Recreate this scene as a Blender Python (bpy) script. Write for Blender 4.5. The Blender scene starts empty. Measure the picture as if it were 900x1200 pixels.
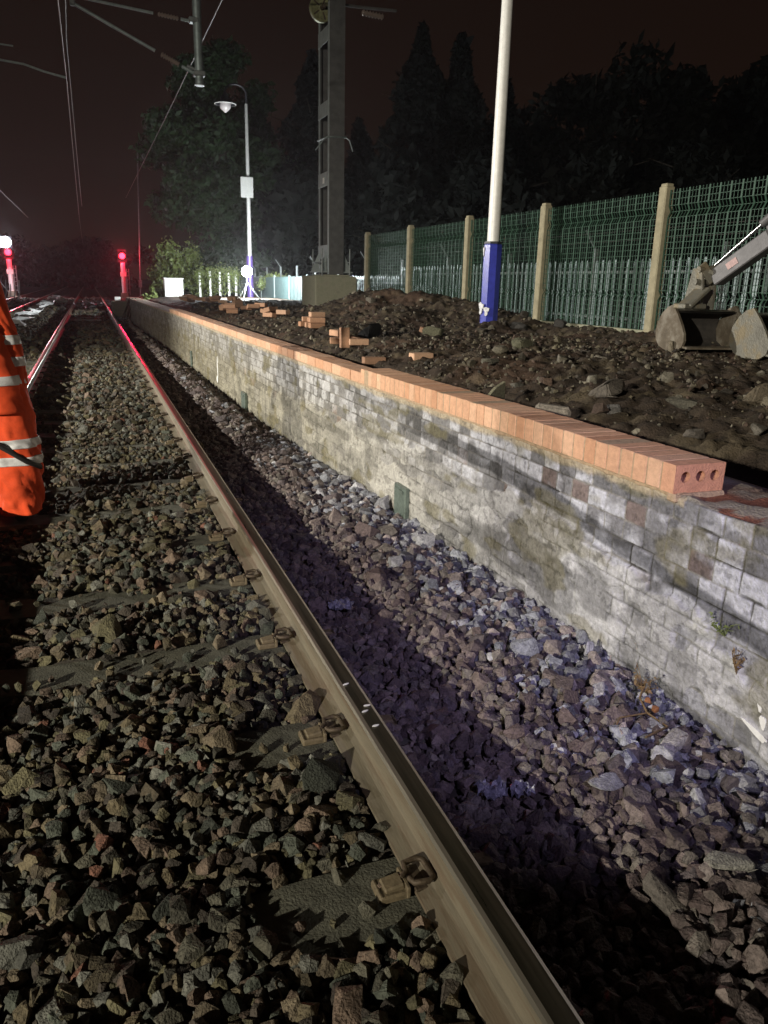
import bpy, bmesh, math, random
import numpy as np
from mathutils import Vector, Matrix
from mathutils.geometry import tessellate_polygon
random.seed(7); rng = np.random.default_rng(11)
C = bpy.context.scene.collection
SC = bpy.context.scene
R = math.radians

# ------------------------------------------------------------------ camera
F, VP, SL = 900.0, (104, 325), .024
d = Vector((VP[0]-450, 600-VP[1], -F)).normalized()
hx = Vector((1, -SL, 0)); X_ = (hx - d*hx.dot(d)).normalized(); Z_ = X_.cross(d)
M3 = Matrix((X_, d, Z_))
CAM = Vector((.06, 0, 1.25))
cd = bpy.data.cameras.new('camera'); cam = bpy.data.objects.new('camera', cd); C.objects.link(cam)
cam.matrix_world = Matrix.Translation(CAM) @ M3.to_4x4()
cd.sensor_fit = 'VERTICAL'; cd.sensor_height = 24; cd.lens = 18; cd.clip_start = .05; cd.clip_end = 2000
SC.camera = cam
SC.view_settings.view_transform = 'Standard'; SC.view_settings.look = 'None'
SC.view_settings.exposure = 0; SC.view_settings.gamma = 1
SC.cycles.use_denoising = True
SC.cycles.max_bounces = 6; SC.cycles.volume_bounces = 0
SC.cycles.sample_clamp_indirect = 4

# ------------------------------------------------------------------ night sky
W = bpy.data.worlds.new('World'); SC.world = W; W.use_nodes = True
nt = W.node_tree; nt.nodes.clear()
out = nt.nodes.new('ShaderNodeOutputWorld'); bg = nt.nodes.new('ShaderNodeBackground')
tc = nt.nodes.new('ShaderNodeTexCoord'); sep = nt.nodes.new('ShaderNodeSeparateXYZ')
rmp = nt.nodes.new('ShaderNodeValToRGB')
nt.links.new(tc.outputs['Generated'], sep.inputs[0]); nt.links.new(sep.outputs['Z'], rmp.inputs[0])
e = rmp.color_ramp.elements
e[0].position = .0; e[0].color = (.0118, .0058, .0038, 1)
e[1].position = .5; e[1].color = (.0055, .0029, .0022, 1)
nt.links.new(rmp.outputs[0], bg.inputs[0]); bg.inputs[1].default_value = 1
nt.links.new(bg.outputs[0], out.inputs[0])

# ------------------------------------------------------------------ lamps off to the left of the track
def lamp(name, kind, loc, power, col, radius=.1, target=None, cone=None, blend=.5):
    l = bpy.data.lights.new(name, kind); l.energy = power; l.color = col; l.shadow_soft_size = radius
    o = bpy.data.objects.new(name, l); C.objects.link(o); o.location = loc
    if target is not None:
        o.rotation_euler = (Vector(target)-Vector(loc)).to_track_quat('-Z', 'Y').to_euler()
    if cone: l.spot_size = R(cone); l.spot_blend = blend
    return o
lamp('site_floodlight_behind', 'SPOT', (-11.5, -5, 4.1), 13500, (1, .93, .78), .12, (1.6, 8.4, .3), 58, 1.0)
lamp('site_floodlight_ahead', 'SPOT', (-11.5, 13.5, 4.1), 12500, (1, .96, .88), .12, (2.2, 10.0, .3), 68, 1.0)
lamp('hand_torch', 'SPOT', (1.0, -.7, 2.1), 230, (.60, .53, 1.0), .03, (1.62, 2.8, -.10), 38, .9)

# ------------------------------------------------------------------ numpy noise
def _h(ix, iy, iz=0, s=0):
    n = (ix*374761393 + iy*668265263 + iz*2147483647 + s*974634777).astype(np.int64) & 0xffffffff
    n = ((n ^ (n >> 13))*1274126177) & 0xffffffff
    n = ((n ^ (n >> 16))*2246822519) & 0xffffffff
    return ((n ^ (n >> 15)) & 0xffffff)/float(0xffffff)
def noise(x, y, s=0):
    x = np.asarray(x, float); y = np.asarray(y, float)
    ix = np.floor(x).astype(np.int64); iy = np.floor(y).astype(np.int64)
    fx = x-ix; fy = y-iy; fx = fx*fx*(3-2*fx); fy = fy*fy*(3-2*fy)
    a = _h(ix, iy, 0, s); b = _h(ix+1, iy, 0, s); c = _h(ix, iy+1, 0, s); e_ = _h(ix+1, iy+1, 0, s)
    return (a+(b-a)*fx)*(1-fy)+(c+(e_-c)*fx)*fy
def fbm(x, y, o=4, s=0, g=.5):
    v = 0; a = 1; t = 0
    for k in range(o):
        v = v+a*noise(np.asarray(x)*2**k+k*17.3, np.asarray(y)*2**k-k*9.1, s+k); t += a; a *= g
    return v/t
def ss(a, b, x):
    t = np.clip((np.asarray(x, float)-a)/(b-a), 0, 1); return t*t*(3-2*t)

# ------------------------------------------------------------------ materials
def mat(name, col=(.5, .5, .5), rough=.8, metal=0, var=.25, scale=8, bump=.0, bscale=60, attr=False, emit=None, estr=0,
        spec=.5, trans=0, stretch=None, col2=None, rvar=0):
    m = bpy.data.materials.new(name); m.use_nodes = True; n = m.node_tree; n.nodes.clear()
    o = n.nodes.new('ShaderNodeOutputMaterial'); p = n.nodes.new('ShaderNodeBsdfPrincipled'); n.links.new(p.outputs[0], o.inputs[0])
    p.inputs['Roughness'].default_value = rough; p.inputs['Metallic'].default_value = metal
    p.inputs['Specular IOR Level'].default_value = spec
    tc = n.nodes.new('ShaderNodeTexCoord'); src = tc.outputs['Object']
    if stretch:
        mp = n.nodes.new('ShaderNodeMapping'); mp.inputs['Scale'].default_value = stretch; n.links.new(src, mp.inputs[0]); src = mp.outputs[0]
    nz = n.nodes.new('ShaderNodeTexNoise'); nz.inputs['Scale'].default_value = scale; nz.inputs['Detail'].default_value = 8
    nz.inputs['Roughness'].default_value = .65; n.links.new(src, nz.inputs['Vector'])
    if attr:
        at = n.nodes.new('ShaderNodeVertexColor'); at.layer_name = 'Col'; base = at.outputs[0]
    else:
        rg = n.nodes.new('ShaderNodeRGB'); rg.outputs[0].default_value = (*col, 1); base = rg.outputs[0]
    if col2:
        mc = n.nodes.new('ShaderNodeMix'); mc.data_type = 'RGBA'; mc.inputs['B'].default_value = (*col2, 1)
        rr = n.nodes.new('ShaderNodeMapRange'); rr.inputs[1].default_value = .48; rr.inputs[2].default_value = .6
        n.links.new(nz.outputs[0], rr.inputs[0]); n.links.new(rr.outputs[0], mc.inputs['Factor']); n.links.new(base, mc.inputs['A']); base = mc.outputs['Result']
    mr = n.nodes.new('ShaderNodeMapRange'); mr.inputs[1].default_value = .3; mr.inputs[2].default_value = .7
    mr.inputs[3].default_value = 1-var; mr.inputs[4].default_value = 1+var; n.links.new(nz.outputs[0], mr.inputs[0])
    vm = n.nodes.new('ShaderNodeVectorMath'); vm.operation = 'SCALE'; n.links.new(base, vm.inputs[0]); n.links.new(mr.outputs[0], vm.inputs['Scale'])
    n.links.new(vm.outputs[0], p.inputs['Base Color'])
    if rvar:
        m2 = n.nodes.new('ShaderNodeMapRange'); m2.inputs[1].default_value = .3; m2.inputs[2].default_value = .7
        m2.inputs[3].default_value = max(rough-rvar, .03); m2.inputs[4].default_value = rough+rvar
        n.links.new(nz.outputs[0], m2.inputs[0]); n.links.new(m2.outputs[0], p.inputs['Roughness'])
    if bump:
        b = n.nodes.new('ShaderNodeBump'); b.inputs['Strength'].default_value = bump; b.inputs['Distance'].default_value = .01
        n2 = n.nodes.new('ShaderNodeTexNoise'); n2.inputs['Scale'].default_value = bscale; n2.inputs['Detail'].default_value = 6
        n.links.new(src, n2.inputs['Vector']); n.links.new(n2.outputs[0], b.inputs['Height']); n.links.new(b.outputs[0], p.inputs['Normal'])
    if emit: p.inputs['Emission Color'].default_value = (*emit, 1); p.inputs['Emission Strength'].default_value = estr
    if trans: p.inputs['Transmission Weight'].default_value = trans
    return m
M = dict(
    stone=mat('stone', attr=True, rough=.85, var=.5, scale=60, bump=1.0, bscale=150, spec=.35),
    bed=mat('bed_dirt', (.06, .05, .038), .95, var=.4, scale=9, bump=.8, bscale=50),
    soil=mat('soil', attr=True, rough=.93, var=.45, scale=14, bump=1.0, bscale=90, spec=.25),
    earth=mat('earth', (.035, .033, .026), .95, var=.4, scale=.6),
    sleeper=mat('sleeper_concrete', (.085, .083, .06), .9, var=.4, scale=18, bump=.5, bscale=140),
    railside=mat('rail_side', (.175, .15, .105), .62, .15, var=.35, scale=22, bump=.15, bscale=150, stretch=(1, .12, 1), col2=(.115, .088, .058)),
    railtop=mat('rail_top', (.17, .16, .115), .36, .9, var=.25, scale=60, stretch=(1, .04, 1), rvar=.10),
    railedge=mat('rail_edge', (.45, .41, .33), .3, .85, var=.2, scale=60, stretch=(1, .05, 1)),
    clip=mat('clip_iron', (.075, .055, .035), .65, .4, var=.4, scale=50, bump=.4),
    shoulder=mat('shoulder_iron', (.135, .105, .06), .7, .1, var=.35, scale=50, bump=.3),
    wall=mat('wall_masonry', attr=True, rough=.88, var=.22, scale=55, bump=.9, bscale=90, spec=.35),
    brick=mat('new_brick', attr=True, rough=.88, var=.16, scale=35, bump=.6, bscale=160, spec=.3),
    mortar=mat('mortar', (.40, .29, .19), .95, var=.3, scale=40, bump=.6, bscale=120),
    concrete=mat('concrete', (.27, .26, .19), .92, var=.25, scale=7, bump=.35, bscale=60, col2=(.2, .2, .14)),
    postc=mat('post_concrete', (.27, .24, .16), .92, var=.25, scale=9, bump=.3, bscale=70),
    green=mat('green_paint', (.028, .068, .044), .55, .1, var=.2, scale=30),
    galv=mat('galvanised', (.30, .36, .36), .5, .5, var=.25, scale=12),
    galvd=mat('galvanised_dull', (.22, .24, .24), .55, .5, var=.3, scale=10),
    mastl=mat('mast_lit_steel', (.30, .34, .34), .6, .3, var=.2, scale=6),  # mast steel with the brightness of its lit side put into the colour
    mastd=mat('mast_shade_grey', (.085, .085, .085), .6, .2, var=.3, scale=6),  # same steel darkened for the shaded channel faces, also plain dark grey elsewhere
    greyp=mat('pale_grey_paint', (.30, .30, .29), .5, var=.15, scale=14),
    white=mat('white_paint', (.72, .71, .68), .4, var=.12, scale=14),
    blue=mat('blue_sleeve', (.035, .045, .33), .28, var=.2, scale=18, bump=.1, bscale=40),
    peel=mat('peeled_patch', (.6, .6, .62), .6, var=.5, scale=60),
    purple=mat('purple_panel', (.06, .035, .14), .4, var=.1),
    black=mat('black_matt', (.012, .012, .012), .8, var=.3, scale=30, bump=.6, bscale=50),
    darkp=mat('dark_paint', (.02, .02, .025), .5, var=.2),
    glass=mat('lamp_bowl', (.55, .5, .5), .2, var=.15, scale=30, spec=.8),
    bucket=mat('worn_bucket', (.13, .105, .075), .65, .3, var=.4, scale=6, bump=.4, bscale=50, col2=(.17, .15, .12)),
    bucketg=mat('bare_bucket', (.19, .18, .15), .5, .4, var=.35, scale=5, bump=.4, bscale=50, col2=(.17, .14, .09)),
    bucketin=mat('bucket_inside', (.035, .03, .026), .8, .1, var=.4, scale=15, bump=.5),
    arm=mat('arm_paint', (.13, .125, .13), .55, .2, var=.3, scale=8, bump=.15),
    chrome=mat('chrome_rod', (.45, .45, .45), .3, 1, var=.05),
    rubber=mat('rubber', (.02, .02, .02), .6, var=.3),
    decal=mat('decal', (.38, .24, .23), .5, var=.3, scale=60),
    cab=mat('cab_paint', (.55, .3, .03), .4, var=.15),
    orange=mat('hi_vis_orange', (.70, .07, .012), .85, var=.22, scale=7, bump=1.0, bscale=9),
    band=mat('reflective_band', (.62, .62, .62), .45, .1, var=.15, scale=50),
    skin=mat('skin', (.5, .3, .22), .55, var=.08, scale=20),
    boot=mat('boot_leather', (.09, .075, .055), .6, var=.4, scale=30),
    helmet=mat('helmet', (.75, .75, .74), .3, var=.05),
    leaf=mat('leaf', (.034, .072, .024), .6, var=.5, scale=1.2),
    leaf_unlit=mat('unlit_leaf', (.003, .005, .003), .8, var=.5, scale=1.0),  # leaf colour taken near black, night shade put into the unlit trees
    leafp=mat('pale_leaf', (.16, .2, .06), .55, var=.5, scale=4),
    dry=mat('dry_stem', (.17, .11, .05), .8, var=.4, scale=40),
    bark=mat('bark', (.06, .05, .04), .9, var=.4, scale=12, bump=.6, bscale=40),
    plastic=mat('white_plastic', (.75, .73, .72), .45, var=.15, scale=20, bump=.3, bscale=25),
    film=mat('clear_film', (.22, .22, .26), .25, var=.4, scale=60, bump=.9, bscale=60, spec=.8),
    paint=mat('daub_paint', (.8, .8, .78), .7, var=.12, scale=40),
    tin=mat('plate_metal', (.16, .2, .17), .4, .5, var=.3, scale=20, bump=.3, bscale=60),
    timber=mat('timber', (.07, .055, .04), .85, var=.4, scale=14, bump=.4, bscale=50),
    wire=mat('wire_metal', (.09, .08, .075), .5, .5, var=.1),
    insul=mat('insulator_glaze', (.18, .14, .12), .25, var=.2),
    lampon=mat('lit_lamp', (1, 1, 1), .5, emit=(.92, .98, 1.0), estr=70),
    redon=mat('lit_red', (1, .05, .08), .5, emit=(1, .02, .04), estr=11),
)

# ------------------------------------------------------------------ mesh helpers
class MB:
    def __init__(s): s.v = []; s.f = []; s.m = []; s.c = []; s.sm = []
    def add(s, vs, fs, mi=0, col=None, smooth=False):
        b = len(s.v); s.v += [tuple(v) for v in vs]
        for f in fs: s.f.append([b+i for i in f]); s.m.append(mi); s.c.append(col); s.sm.append(smooth)
    def box(s, c, sz, rot=None, mi=0, col=None, bev=0, taper=1):
        hx, hy, hz = sz[0]/2, sz[1]/2, sz[2]/2; b = min(bev, hx*.45, hy*.45, hz*.45)
        Rm = rot.to_matrix() if hasattr(rot, 'to_matrix') else (rot if rot is not None else Matrix.Identity(3))
        if not b:
            pts = [Vector((x*hx*(taper if z > 0 else 1), y*hy*(taper if z > 0 else 1), z*hz)) for z in (-1, 1) for y in (-1, 1) for x in (-1, 1)]
            fs = [(0, 2, 3, 1), (4, 5, 7, 6), (0, 1, 5, 4), (2, 6, 7, 3), (0, 4, 6, 2), (1, 3, 7, 5)]
        else:
            bm = bmesh.new(); bmesh.ops.create_cube(bm, size=1)
            for v in bm.verts: v.co = Vector((v.co.x*2*hx*(taper if v.co.z > 0 else 1), v.co.y*2*hy*(taper if v.co.z > 0 else 1), v.co.z*2*hz))
            bmesh.ops.bevel(bm, geom=bm.edges[:], offset=b, segments=1, affect='EDGES')
            bm.verts.index_update(); pts = [v.co.copy() for v in bm.verts]; fs = [[v.index for v in f.verts] for f in bm.faces]; bm.free()
        s.add([Rm @ p + Vector(c) for p in pts], fs, mi, col)
    def beam(s, a, b, w, h, mi=0, col=None, bev=0, up=(0, 0, 1)):
        a, b = Vector(a), Vector(b); dd = (b-a); L = dd.length; y = dd.normalized(); x = y.cross(Vector(up))
        if x.length < 1e-4: x = Vector((1, 0, 0))
        x.normalize(); z = x.cross(y); s.box((a+b)/2, (w, L, h), Matrix((x, y, z)).transposed(), mi, col, bev)
    def tube(s, pts, r, n=10, mi=0, col=None, caps=True, smooth=True, sx=1):
        pts = [Vector(p) for p in pts]; k = len(pts); rr = r if hasattr(r, '__len__') else [r]*k
        vs = []; prev = None
        for i, p in enumerate(pts):
            t = (pts[min(i+1, k-1)]-pts[max(i-1, 0)]).normalized()
            if prev is None:
                a = Vector((0, 0, 1)) if abs(t.z) < .9 else Vector((0, 1, 0)); u = t.cross(a).normalized()
            else:
                u = (prev-t*prev.dot(t)).normalized()
            prev = u; w = t.cross(u)
            for j in range(n):
                an = 2*math.pi*j/n; vs.append(p+(u*math.cos(an)*sx+w*math.sin(an))*rr[i])
        fs = [(i*n+j, i*n+(j+1) % n, (i+1)*n+(j+1) % n, (i+1)*n+j) for i in range(k-1) for j in range(n)]
        s.add(vs, fs, mi, col, smooth)
        if caps: s.add([vs[j] for j in range(n)], [tuple(range(n-1, -1, -1))], mi, col); s.add(vs[-n:], [tuple(range(n))], mi, col)
    def cyl(s, c, r, h, n=16, mi=0, col=None, r2=None, smooth=True):
        c = Vector(c); s.tube([c, c+Vector((0, 0, h))], [r, r if r2 is None else r2], n, mi, col, smooth=smooth)
    def lathe(s, c, prof, n=20, mi=0, axis='Z', col=None):
        vs = []
        for (r, h) in prof:
            for j in range(n):
                a = 2*math.pi*j/n; p = (r*math.cos(a), r*math.sin(a), h)
                if axis == 'Y': p = (p[0], h, p[1])
                if axis == 'X': p = (h, p[0], p[1])
                vs.append(Vector(c)+Vector(p))
        fs = [(i*n+j, i*n+(j+1) % n, (i+1)*n+(j+1) % n, (i+1)*n+j) for i in range(len(prof)-1) for j in range(n)]
        s.add(vs, fs, mi, col, True)
    def prism(s, poly, a, b, mi=0, col=None):
        """poly: list of 3-D points (planar), extruded by vector b-a"""
        dd = Vector(b)-Vector(a); n = len(poly); v = [Vector(p) for p in poly]; v2 = [p+dd for p in v]
        s.add(v+v2, [tuple(range(n-1, -1, -1)), tuple(range(n, 2*n))]+[(i, (i+1) % n, n+(i+1) % n, n+i) for i in range(n)], mi, col)
    def build(s, name, mats, parent=None, loc=None):
        me = bpy.data.meshes.new(name); me.from_pydata(s.v, [], s.f)
        for m in (mats if isinstance(mats, (list, tuple)) else [mats]): me.materials.append(m)
        me.polygons.foreach_set('material_index', s.m); me.polygons.foreach_set('use_smooth', s.sm)
        if any(c is not None for c in s.c):
            ca = me.color_attributes.new('Col', 'FLOAT_COLOR', 'CORNER'); arr = []
            for p, c in zip(me.polygons, s.c): arr += list((*(c or (.3, .3, .3)), 1))*p.loop_total
            ca.data.foreach_set('color', arr)
        bm = bmesh.new(); bm.from_mesh(me); bmesh.ops.recalc_face_normals(bm, faces=bm.faces); bm.to_mesh(me); bm.free()
        o = bpy.data.objects.new(name, me); C.objects.link(o)
        if loc is not None:
            me.transform(Matrix.Translation(-Vector(loc))); o.location = loc
        if parent is not None:
            o.parent = parent
            if loc is None: me.transform(Matrix.Translation(-parent.location))
            else: o.location = Vector(loc)-parent.location
        return o
def tag(o, label=None, cat=None, group=None, kind=None):
    if label: o['label'] = label
    if cat: o['category'] = cat
    if group: o['group'] = group
    if kind: o['kind'] = kind
    return o
def thing(name, loc, label, cat, group=None):
    o = bpy.data.objects.new(name, None); C.objects.link(o); o.location = loc; o.empty_display_size = .2
    return tag(o, label, cat, group)
def copy_tree(o, parent=None):
    c = o.copy(); C.objects.link(c)
    if parent is not None: c.parent = parent
    for ch in list(o.children): copy_tree(ch, c)
    return c
def npmesh(name, V, Fq, mats, col=None, smooth=True, parent=None, mi=None):
    """fast mesh from numpy: V (n,3), Fq (m,k), col per-vertex (n,3)"""
    me = bpy.data.meshes.new(name); n, m, k = len(V), len(Fq), Fq.shape[1]
    me.vertices.add(n); me.vertices.foreach_set('co', V.astype(np.float32).ravel())
    me.loops.add(m*k); me.loops.foreach_set('vertex_index', Fq.astype(np.int32).ravel())
    me.polygons.add(m); me.polygons.foreach_set('loop_start', np.arange(0, m*k, k, dtype=np.int32))
    me.polygons.foreach_set('use_smooth', np.full(m, smooth))
    for q in (mats if isinstance(mats, (list, tuple)) else [mats]): me.materials.append(q)
    if mi is not None: me.polygons.foreach_set('material_index', mi.astype(np.int32))
    me.update(calc_edges=True)
    if col is not None:
        ca = me.color_attributes.new('Col', 'FLOAT_COLOR', 'POINT')
        ca.data.foreach_set('color', np.concatenate([col, np.ones((n, 1))], 1).astype(np.float32).ravel())
    o = bpy.data.objects.new(name, me); C.objects.link(o)
    if parent is not None: o.parent = parent
    return o
def gridfaces(nr, nc):
    i, j = np.meshgrid(np.arange(nr-1), np.arange(nc-1), indexing='ij'); a = i*nc+j
    return np.stack([a, a+1, a+nc+1, a+nc], -1).reshape(-1, 4)

# ------------------------------------------------------------------ terrain shapes
WX = lambda y: np.interp(y, [-3, 2, 3.2, 5, 9, 17, 26, 31], [1.915, 1.91, 1.89, 1.82, 1.74, 1.645, 1.42, 1.30])   # wall face line
def bz(x, y):      # ballast surface
    x = np.asarray(x, float); y = np.asarray(y, float)
    zw = np.interp(y, [0, 4, 10, 30], [-.185, -.175, -.30, -.30])
    mid = -.170-.04*ss(.1, .40, -x)+.012*(fbm(x*3, y*3, 2, 5)-.5)
    t = np.clip((x-.85)/(WX(y)-.85), 0, 1)
    right = -.178+.036*ss(.22, .40, t)+(zw+.142)*ss(.42, 1, t)
    right = right+.05*(fbm(x*2.2, y*2.2, 3, 8)-.5)
    left = -.25+.10*(fbm(x*1.3, y*1.3, 3, 3)-.5)+.12*np.exp(-((x+1.75)/.45)**2)*(y > 6)
    z = np.where(x > .85, right, np.where(x < -.85, left, mid))
    return z
def pz(x, y):      # soil on the platform
    x = np.asarray(x, float); y = np.asarray(y, float); dx = x-WX(y)
    z = .50+.13*ss(.55, 1.5, dx)-(.16+.16*ss(5, 3, y))*(1-ss(.42, .82, dx))
    z = z+.06*(fbm(x*.9, y*.9, 3, 21)-.45)+.07*(fbm(x*3, y*3, 3, 22)-.5)*ss(.3, .8, dx)
    g = lambda cx, cy, sx, sy, h: h*np.exp(-((x-cx)/sx)**2-((y-cy)/sy)**2)
    z = z+g(5.25, 13.7, .95, 1.9, .44)+g(4.7, 14.6, .6, .9, .10)+.11*np.exp(-((x-6.1)/.3)**2)*(y < 19)+g(5.75, 11.3, .45, .9, .20)+g(6.0, 13.2, .5, 1.6, .1)
    z = z+g(5.3, 9.9, .35, .4, .10)+g(4.6, 11.6, .7, .7, .13)+g(3.9, 4.6, .8, .9, .05)+g(5.3, 6.6, .9, .8, .05)+g(4.6, 21, 1.6, 2.5, .10)
    z = z+.30*(fbm(x*1.8, y*1.8, 5, 31)-.5)*np.exp(-((x-5.2)/1.3)**2-((y-13.3)/3)**2)
    cl = fbm(x*9, y*9, 3, 33); z = z+.085*(np.abs(cl-.5)*2)**.8*ss(.4, .9, dx)*(y < 22)
    z = z-.65*ss(31, 36, y)*(1-ss(9, 14, x))
    return np.where(x > 6.6, .62+0*z+(z-.62)*np.clip((7.4-x)/.8, 0, 1), z)

# ground sheet to the horizon
g = MB(); g.add([(-600, -300, -.42), (600, -300, -.42), (600, 900, -.42), (-600, 900, -.42)], [(0, 1, 2, 3)])
tag(g.build('ground', M['earth']), kind='structure')
# track bed under the stones
ys = np.concatenate([np.arange(-2, 8, .05), np.arange(8, 36, .15), np.arange(36, 90, 1.)]); us = np.linspace(0, 1, 190)
XX = -9+(WX(ys)[:, None]+.1+9)*us[None, :]**.8; YY = np.repeat(ys[:, None], len(us), 1)
far = YY > 31; XX = np.where(far, -9+us[None, :]*16, XX)
ZZ = bz(XX, YY)-.022
npmesh('track_bed', np.stack([XX, YY, ZZ], -1).reshape(-1, 3), gridfaces(len(ys), len(us)), M['bed'])['kind'] = 'structure'
# platform earth
ys = np.concatenate([np.arange(-3, 1.5, .2), np.arange(1.5, 8, .028), np.arange(8, 19, .045), np.arange(19, 40, .25), np.arange(40, 121, 8.)])
us = np.concatenate([np.arange(.2, 5.2, .03), np.arange(5.2, 9, .2), np.arange(9, 70, 6.)])
YY = np.repeat(ys[:, None], len(us), 1); XX = WX(YY)+us[None, :]
ZZ = pz(XX, YY)
k1 = fbm(XX*6, YY*6, 4, 41); k2 = fbm(XX*1.3, YY*1.3, 3, 42)[..., None]
a, b, c = np.array([.038, .027, .019]), np.array([.105, .083, .053]), np.array([.075, .044, .029])
col = a+(b-a)*(ss(.45, .75, k1)[..., None])*.8; col = col+(c-col)*ss(.5, .7, k2)*.6
npmesh('platform_ground', np.stack([XX, YY, ZZ], -1).reshape(-1, 3), gridfaces(len(ys), len(us)), M['soil'], col.reshape(-1, 3))['kind'] = 'structure'

# ------------------------------------------------------------------ stones
def rock_variants(n, pts=13, flat=.7):
    L = []
    for k in range(n):
        bm = bmesh.new(); rr = random.Random(100+k)
        for i in range(pts):
            v = Vector((rr.gauss(0, 1), rr.gauss(0, 1), rr.gauss(0, 1))).normalized()
            v = Vector((max(-.78, min(.78, v.x))*rr.uniform(.9, 1.25), max(-.72, min(.72, v.y)), max(-.6, min(.6, v.z))*flat*1.4))
            bm.verts.new(v)
        r = bmesh.ops.convex_hull(bm, input=bm.verts[:])
        bmesh.ops.delete(bm, geom=[v for v in bm.verts if not v.link_faces], context='VERTS')
        bmesh.ops.triangulate(bm, faces=bm.faces[:]); bm.verts.index_update()
        L.append((np.array([v.co[:] for v in bm.verts]), np.array([[v.index for v in f.verts] for f in bm.faces]))); bm.free()
    return L
RV = rock_variants(30, 18)
def quat_mats(n, flatness=.5):
    q = rng.normal(size=(n, 4)); q[:, 1:3] *= flatness; q /= np.linalg.norm(q, axis=1)[:, None]
    w, x, y, z = q.T
    return np.stack([1-2*(y*y+z*z), 2*(x*y-z*w), 2*(x*z+y*w), 2*(x*y+z*w), 1-2*(x*x+z*z), 2*(y*z-x*w), 2*(x*z-y*w), 2*(y*z+x*w), 1-2*(x*x+y*y)], -1).reshape(n, 3, 3)
def stones(name, P, S, COL, mt, flatness=.6):
    n = len(P); idx = rng.integers(0, len(RV), n); Rm = quat_mats(n, flatness); V = []; Fs = []; Cc = []; b = 0
    for k, (v, f) in enumerate(RV):
        w = np.where(idx == k)[0]
        if not len(w): continue
        sc = S[w][:, None, None]*rng.uniform(.75, 1.25, (len(w), 1, 3))
        vv = np.einsum('nij,nkj->nki', Rm[w], v[None]*sc)+P[w][:, None, :]
        V.append(vv.reshape(-1, 3)); Cc.append(np.repeat(COL[w], len(v), 0))
        Fs.append((f[None]+(np.arange(len(w))*len(v))[:, None, None]+b).reshape(-1, 3)); b += len(w)*len(v)
    return npmesh(name, np.concatenate(V), np.concatenate(Fs), mt, np.concatenate(Cc), smooth=False)
def jitter(x0, x1, y0, y1, s):
    x, y = np.meshgrid(np.arange(x0, x1, s), np.arange(y0, y1, s)); n = x.size
    return x.ravel()+rng.uniform(-.55, .55, n)*s, y.ravel()+rng.uniform(-.55, .55, n)*s
SLP = .702; SL0 = 1.42
def stone_cols(x, y):
    n = len(x); pal = np.array([[.105, .085, .05], [.085, .08, .058], [.125, .10, .065], [.065, .072, .055], [.125, .09, .065], [.055, .045, .035], [.12, .12, .10], [.10, .09, .05]])
    c = pal[rng.integers(0, len(pal), n)]*rng.uniform(.42, 1.15, (n, 1))*1.22
    red = (rng.random(n) < .008)[:, None]; c = np.where(red, np.array([.16, .075, .05]), c)
    # new grey-blue stone tipped along the wall foot, dusty mauve in between
    dw = WX(y)-x
    p = np.clip(ss(.62, .18, dw+.25*(fbm(x*3, y*3, 2, 70)-.5)) * (x > .8), 0, 1)*np.where(y < 7, 1, .25)
    gp = np.array([[.30, .31, .34], [.23, .24, .26], [.36, .36, .37], [.17, .17, .18], [.27, .23, .21]])[rng.integers(0, 5, n)]*rng.uniform(.7, 1.3, (n, 1))
    pick = (rng.random(n) < p*.85)[:, None]; c = np.where(pick, gp, c)
    mv = (x > .85)[:, None]; mau = np.array([[.14, .11, .10], [.18, .145, .13], [.12, .10, .10], [.17, .15, .13], [.10, .075, .07]])[rng.integers(0, 5, n)]*rng.uniform(.7, 1.3, (n, 1))
    c = np.where(mv & ~pick, mau, c)
    return c
PX, PY, PS, PZ = [], [], [], []
def layer(x0, x1, y0, y1, s, size, up, keep=1.0):
    x, y = jitter(x0, x1, y0, y1, s); k = (x < WX(y)-.005) & (rng.random(len(x)) < keep)
    for rx in (-.755, .755): k &= np.abs(x-rx) > .08
    x, y = x[k], y[k]
    ph = np.abs(((y-SL0+SLP/2) % SLP)-SLP/2); on = (ph < .125) & (np.abs(x) < 1.22)
    cover = fbm(x*2.1+3, y*2.1, 2, 55)+np.where(y < 2.5, .16, 0)+np.where(y < 1.75, .16, 0)-.25*((np.abs(x-.52) < .17) & (y > 1.75))-.25*((np.abs(x-.60) < .09) & (y <= 1.75)); kk = ~on | (cover > .645) | (rng.random(len(x)) < .04) | (x > .85)
    x, y, on = x[kk], y[kk], on[kk]
    S = size*rng.lognormal(0, .33, len(x)); z = bz(x, y)+up+rng.normal(0, .006, len(x)); z = np.where(on, np.maximum(z, -.168+S*.25), z)
    near = np.minimum(np.abs(x-.755), np.abs(x+.755)) < .16; z = np.where(near, np.minimum(z, -.155), z)
    PX.append(x); PY.append(y); PZ.append(z); PS.append(S)
layer(-1.3, 1.95, .3, 7.5, .029, .0205, -.006)
layer(-1.3, 1.95, .3, 7.5, .043, .0235, .010, .8)
layer(-1.6, 1.9, 7.5, 16, .044, .028, 0); layer(-1.6, 1.9, 7.5, 16, .09, .036, .018, .7)
layer(-2.5, 1.75, 16, 34, .085, .05, .0); layer(-8, -1.3, 5, 16, .08, .045, 0); layer(-8, -2.5, 16, 40, .16, .09, 0)
layer(-8, 2.2, 34, 58, .26, .12, 0)
layer(1.4, 1.92, .6, 6.5, .07, .033, .018, .6)
x, y, z, S = map(np.concatenate, (PX, PY, PZ, PS))
tag(stones('ballast', np.stack([x, y, z], -1), S, stone_cols(x, y), M['stone']), 'angular brown and grey track ballast stones spread between and beside the rails', 'ballast', kind='stuff')

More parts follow.
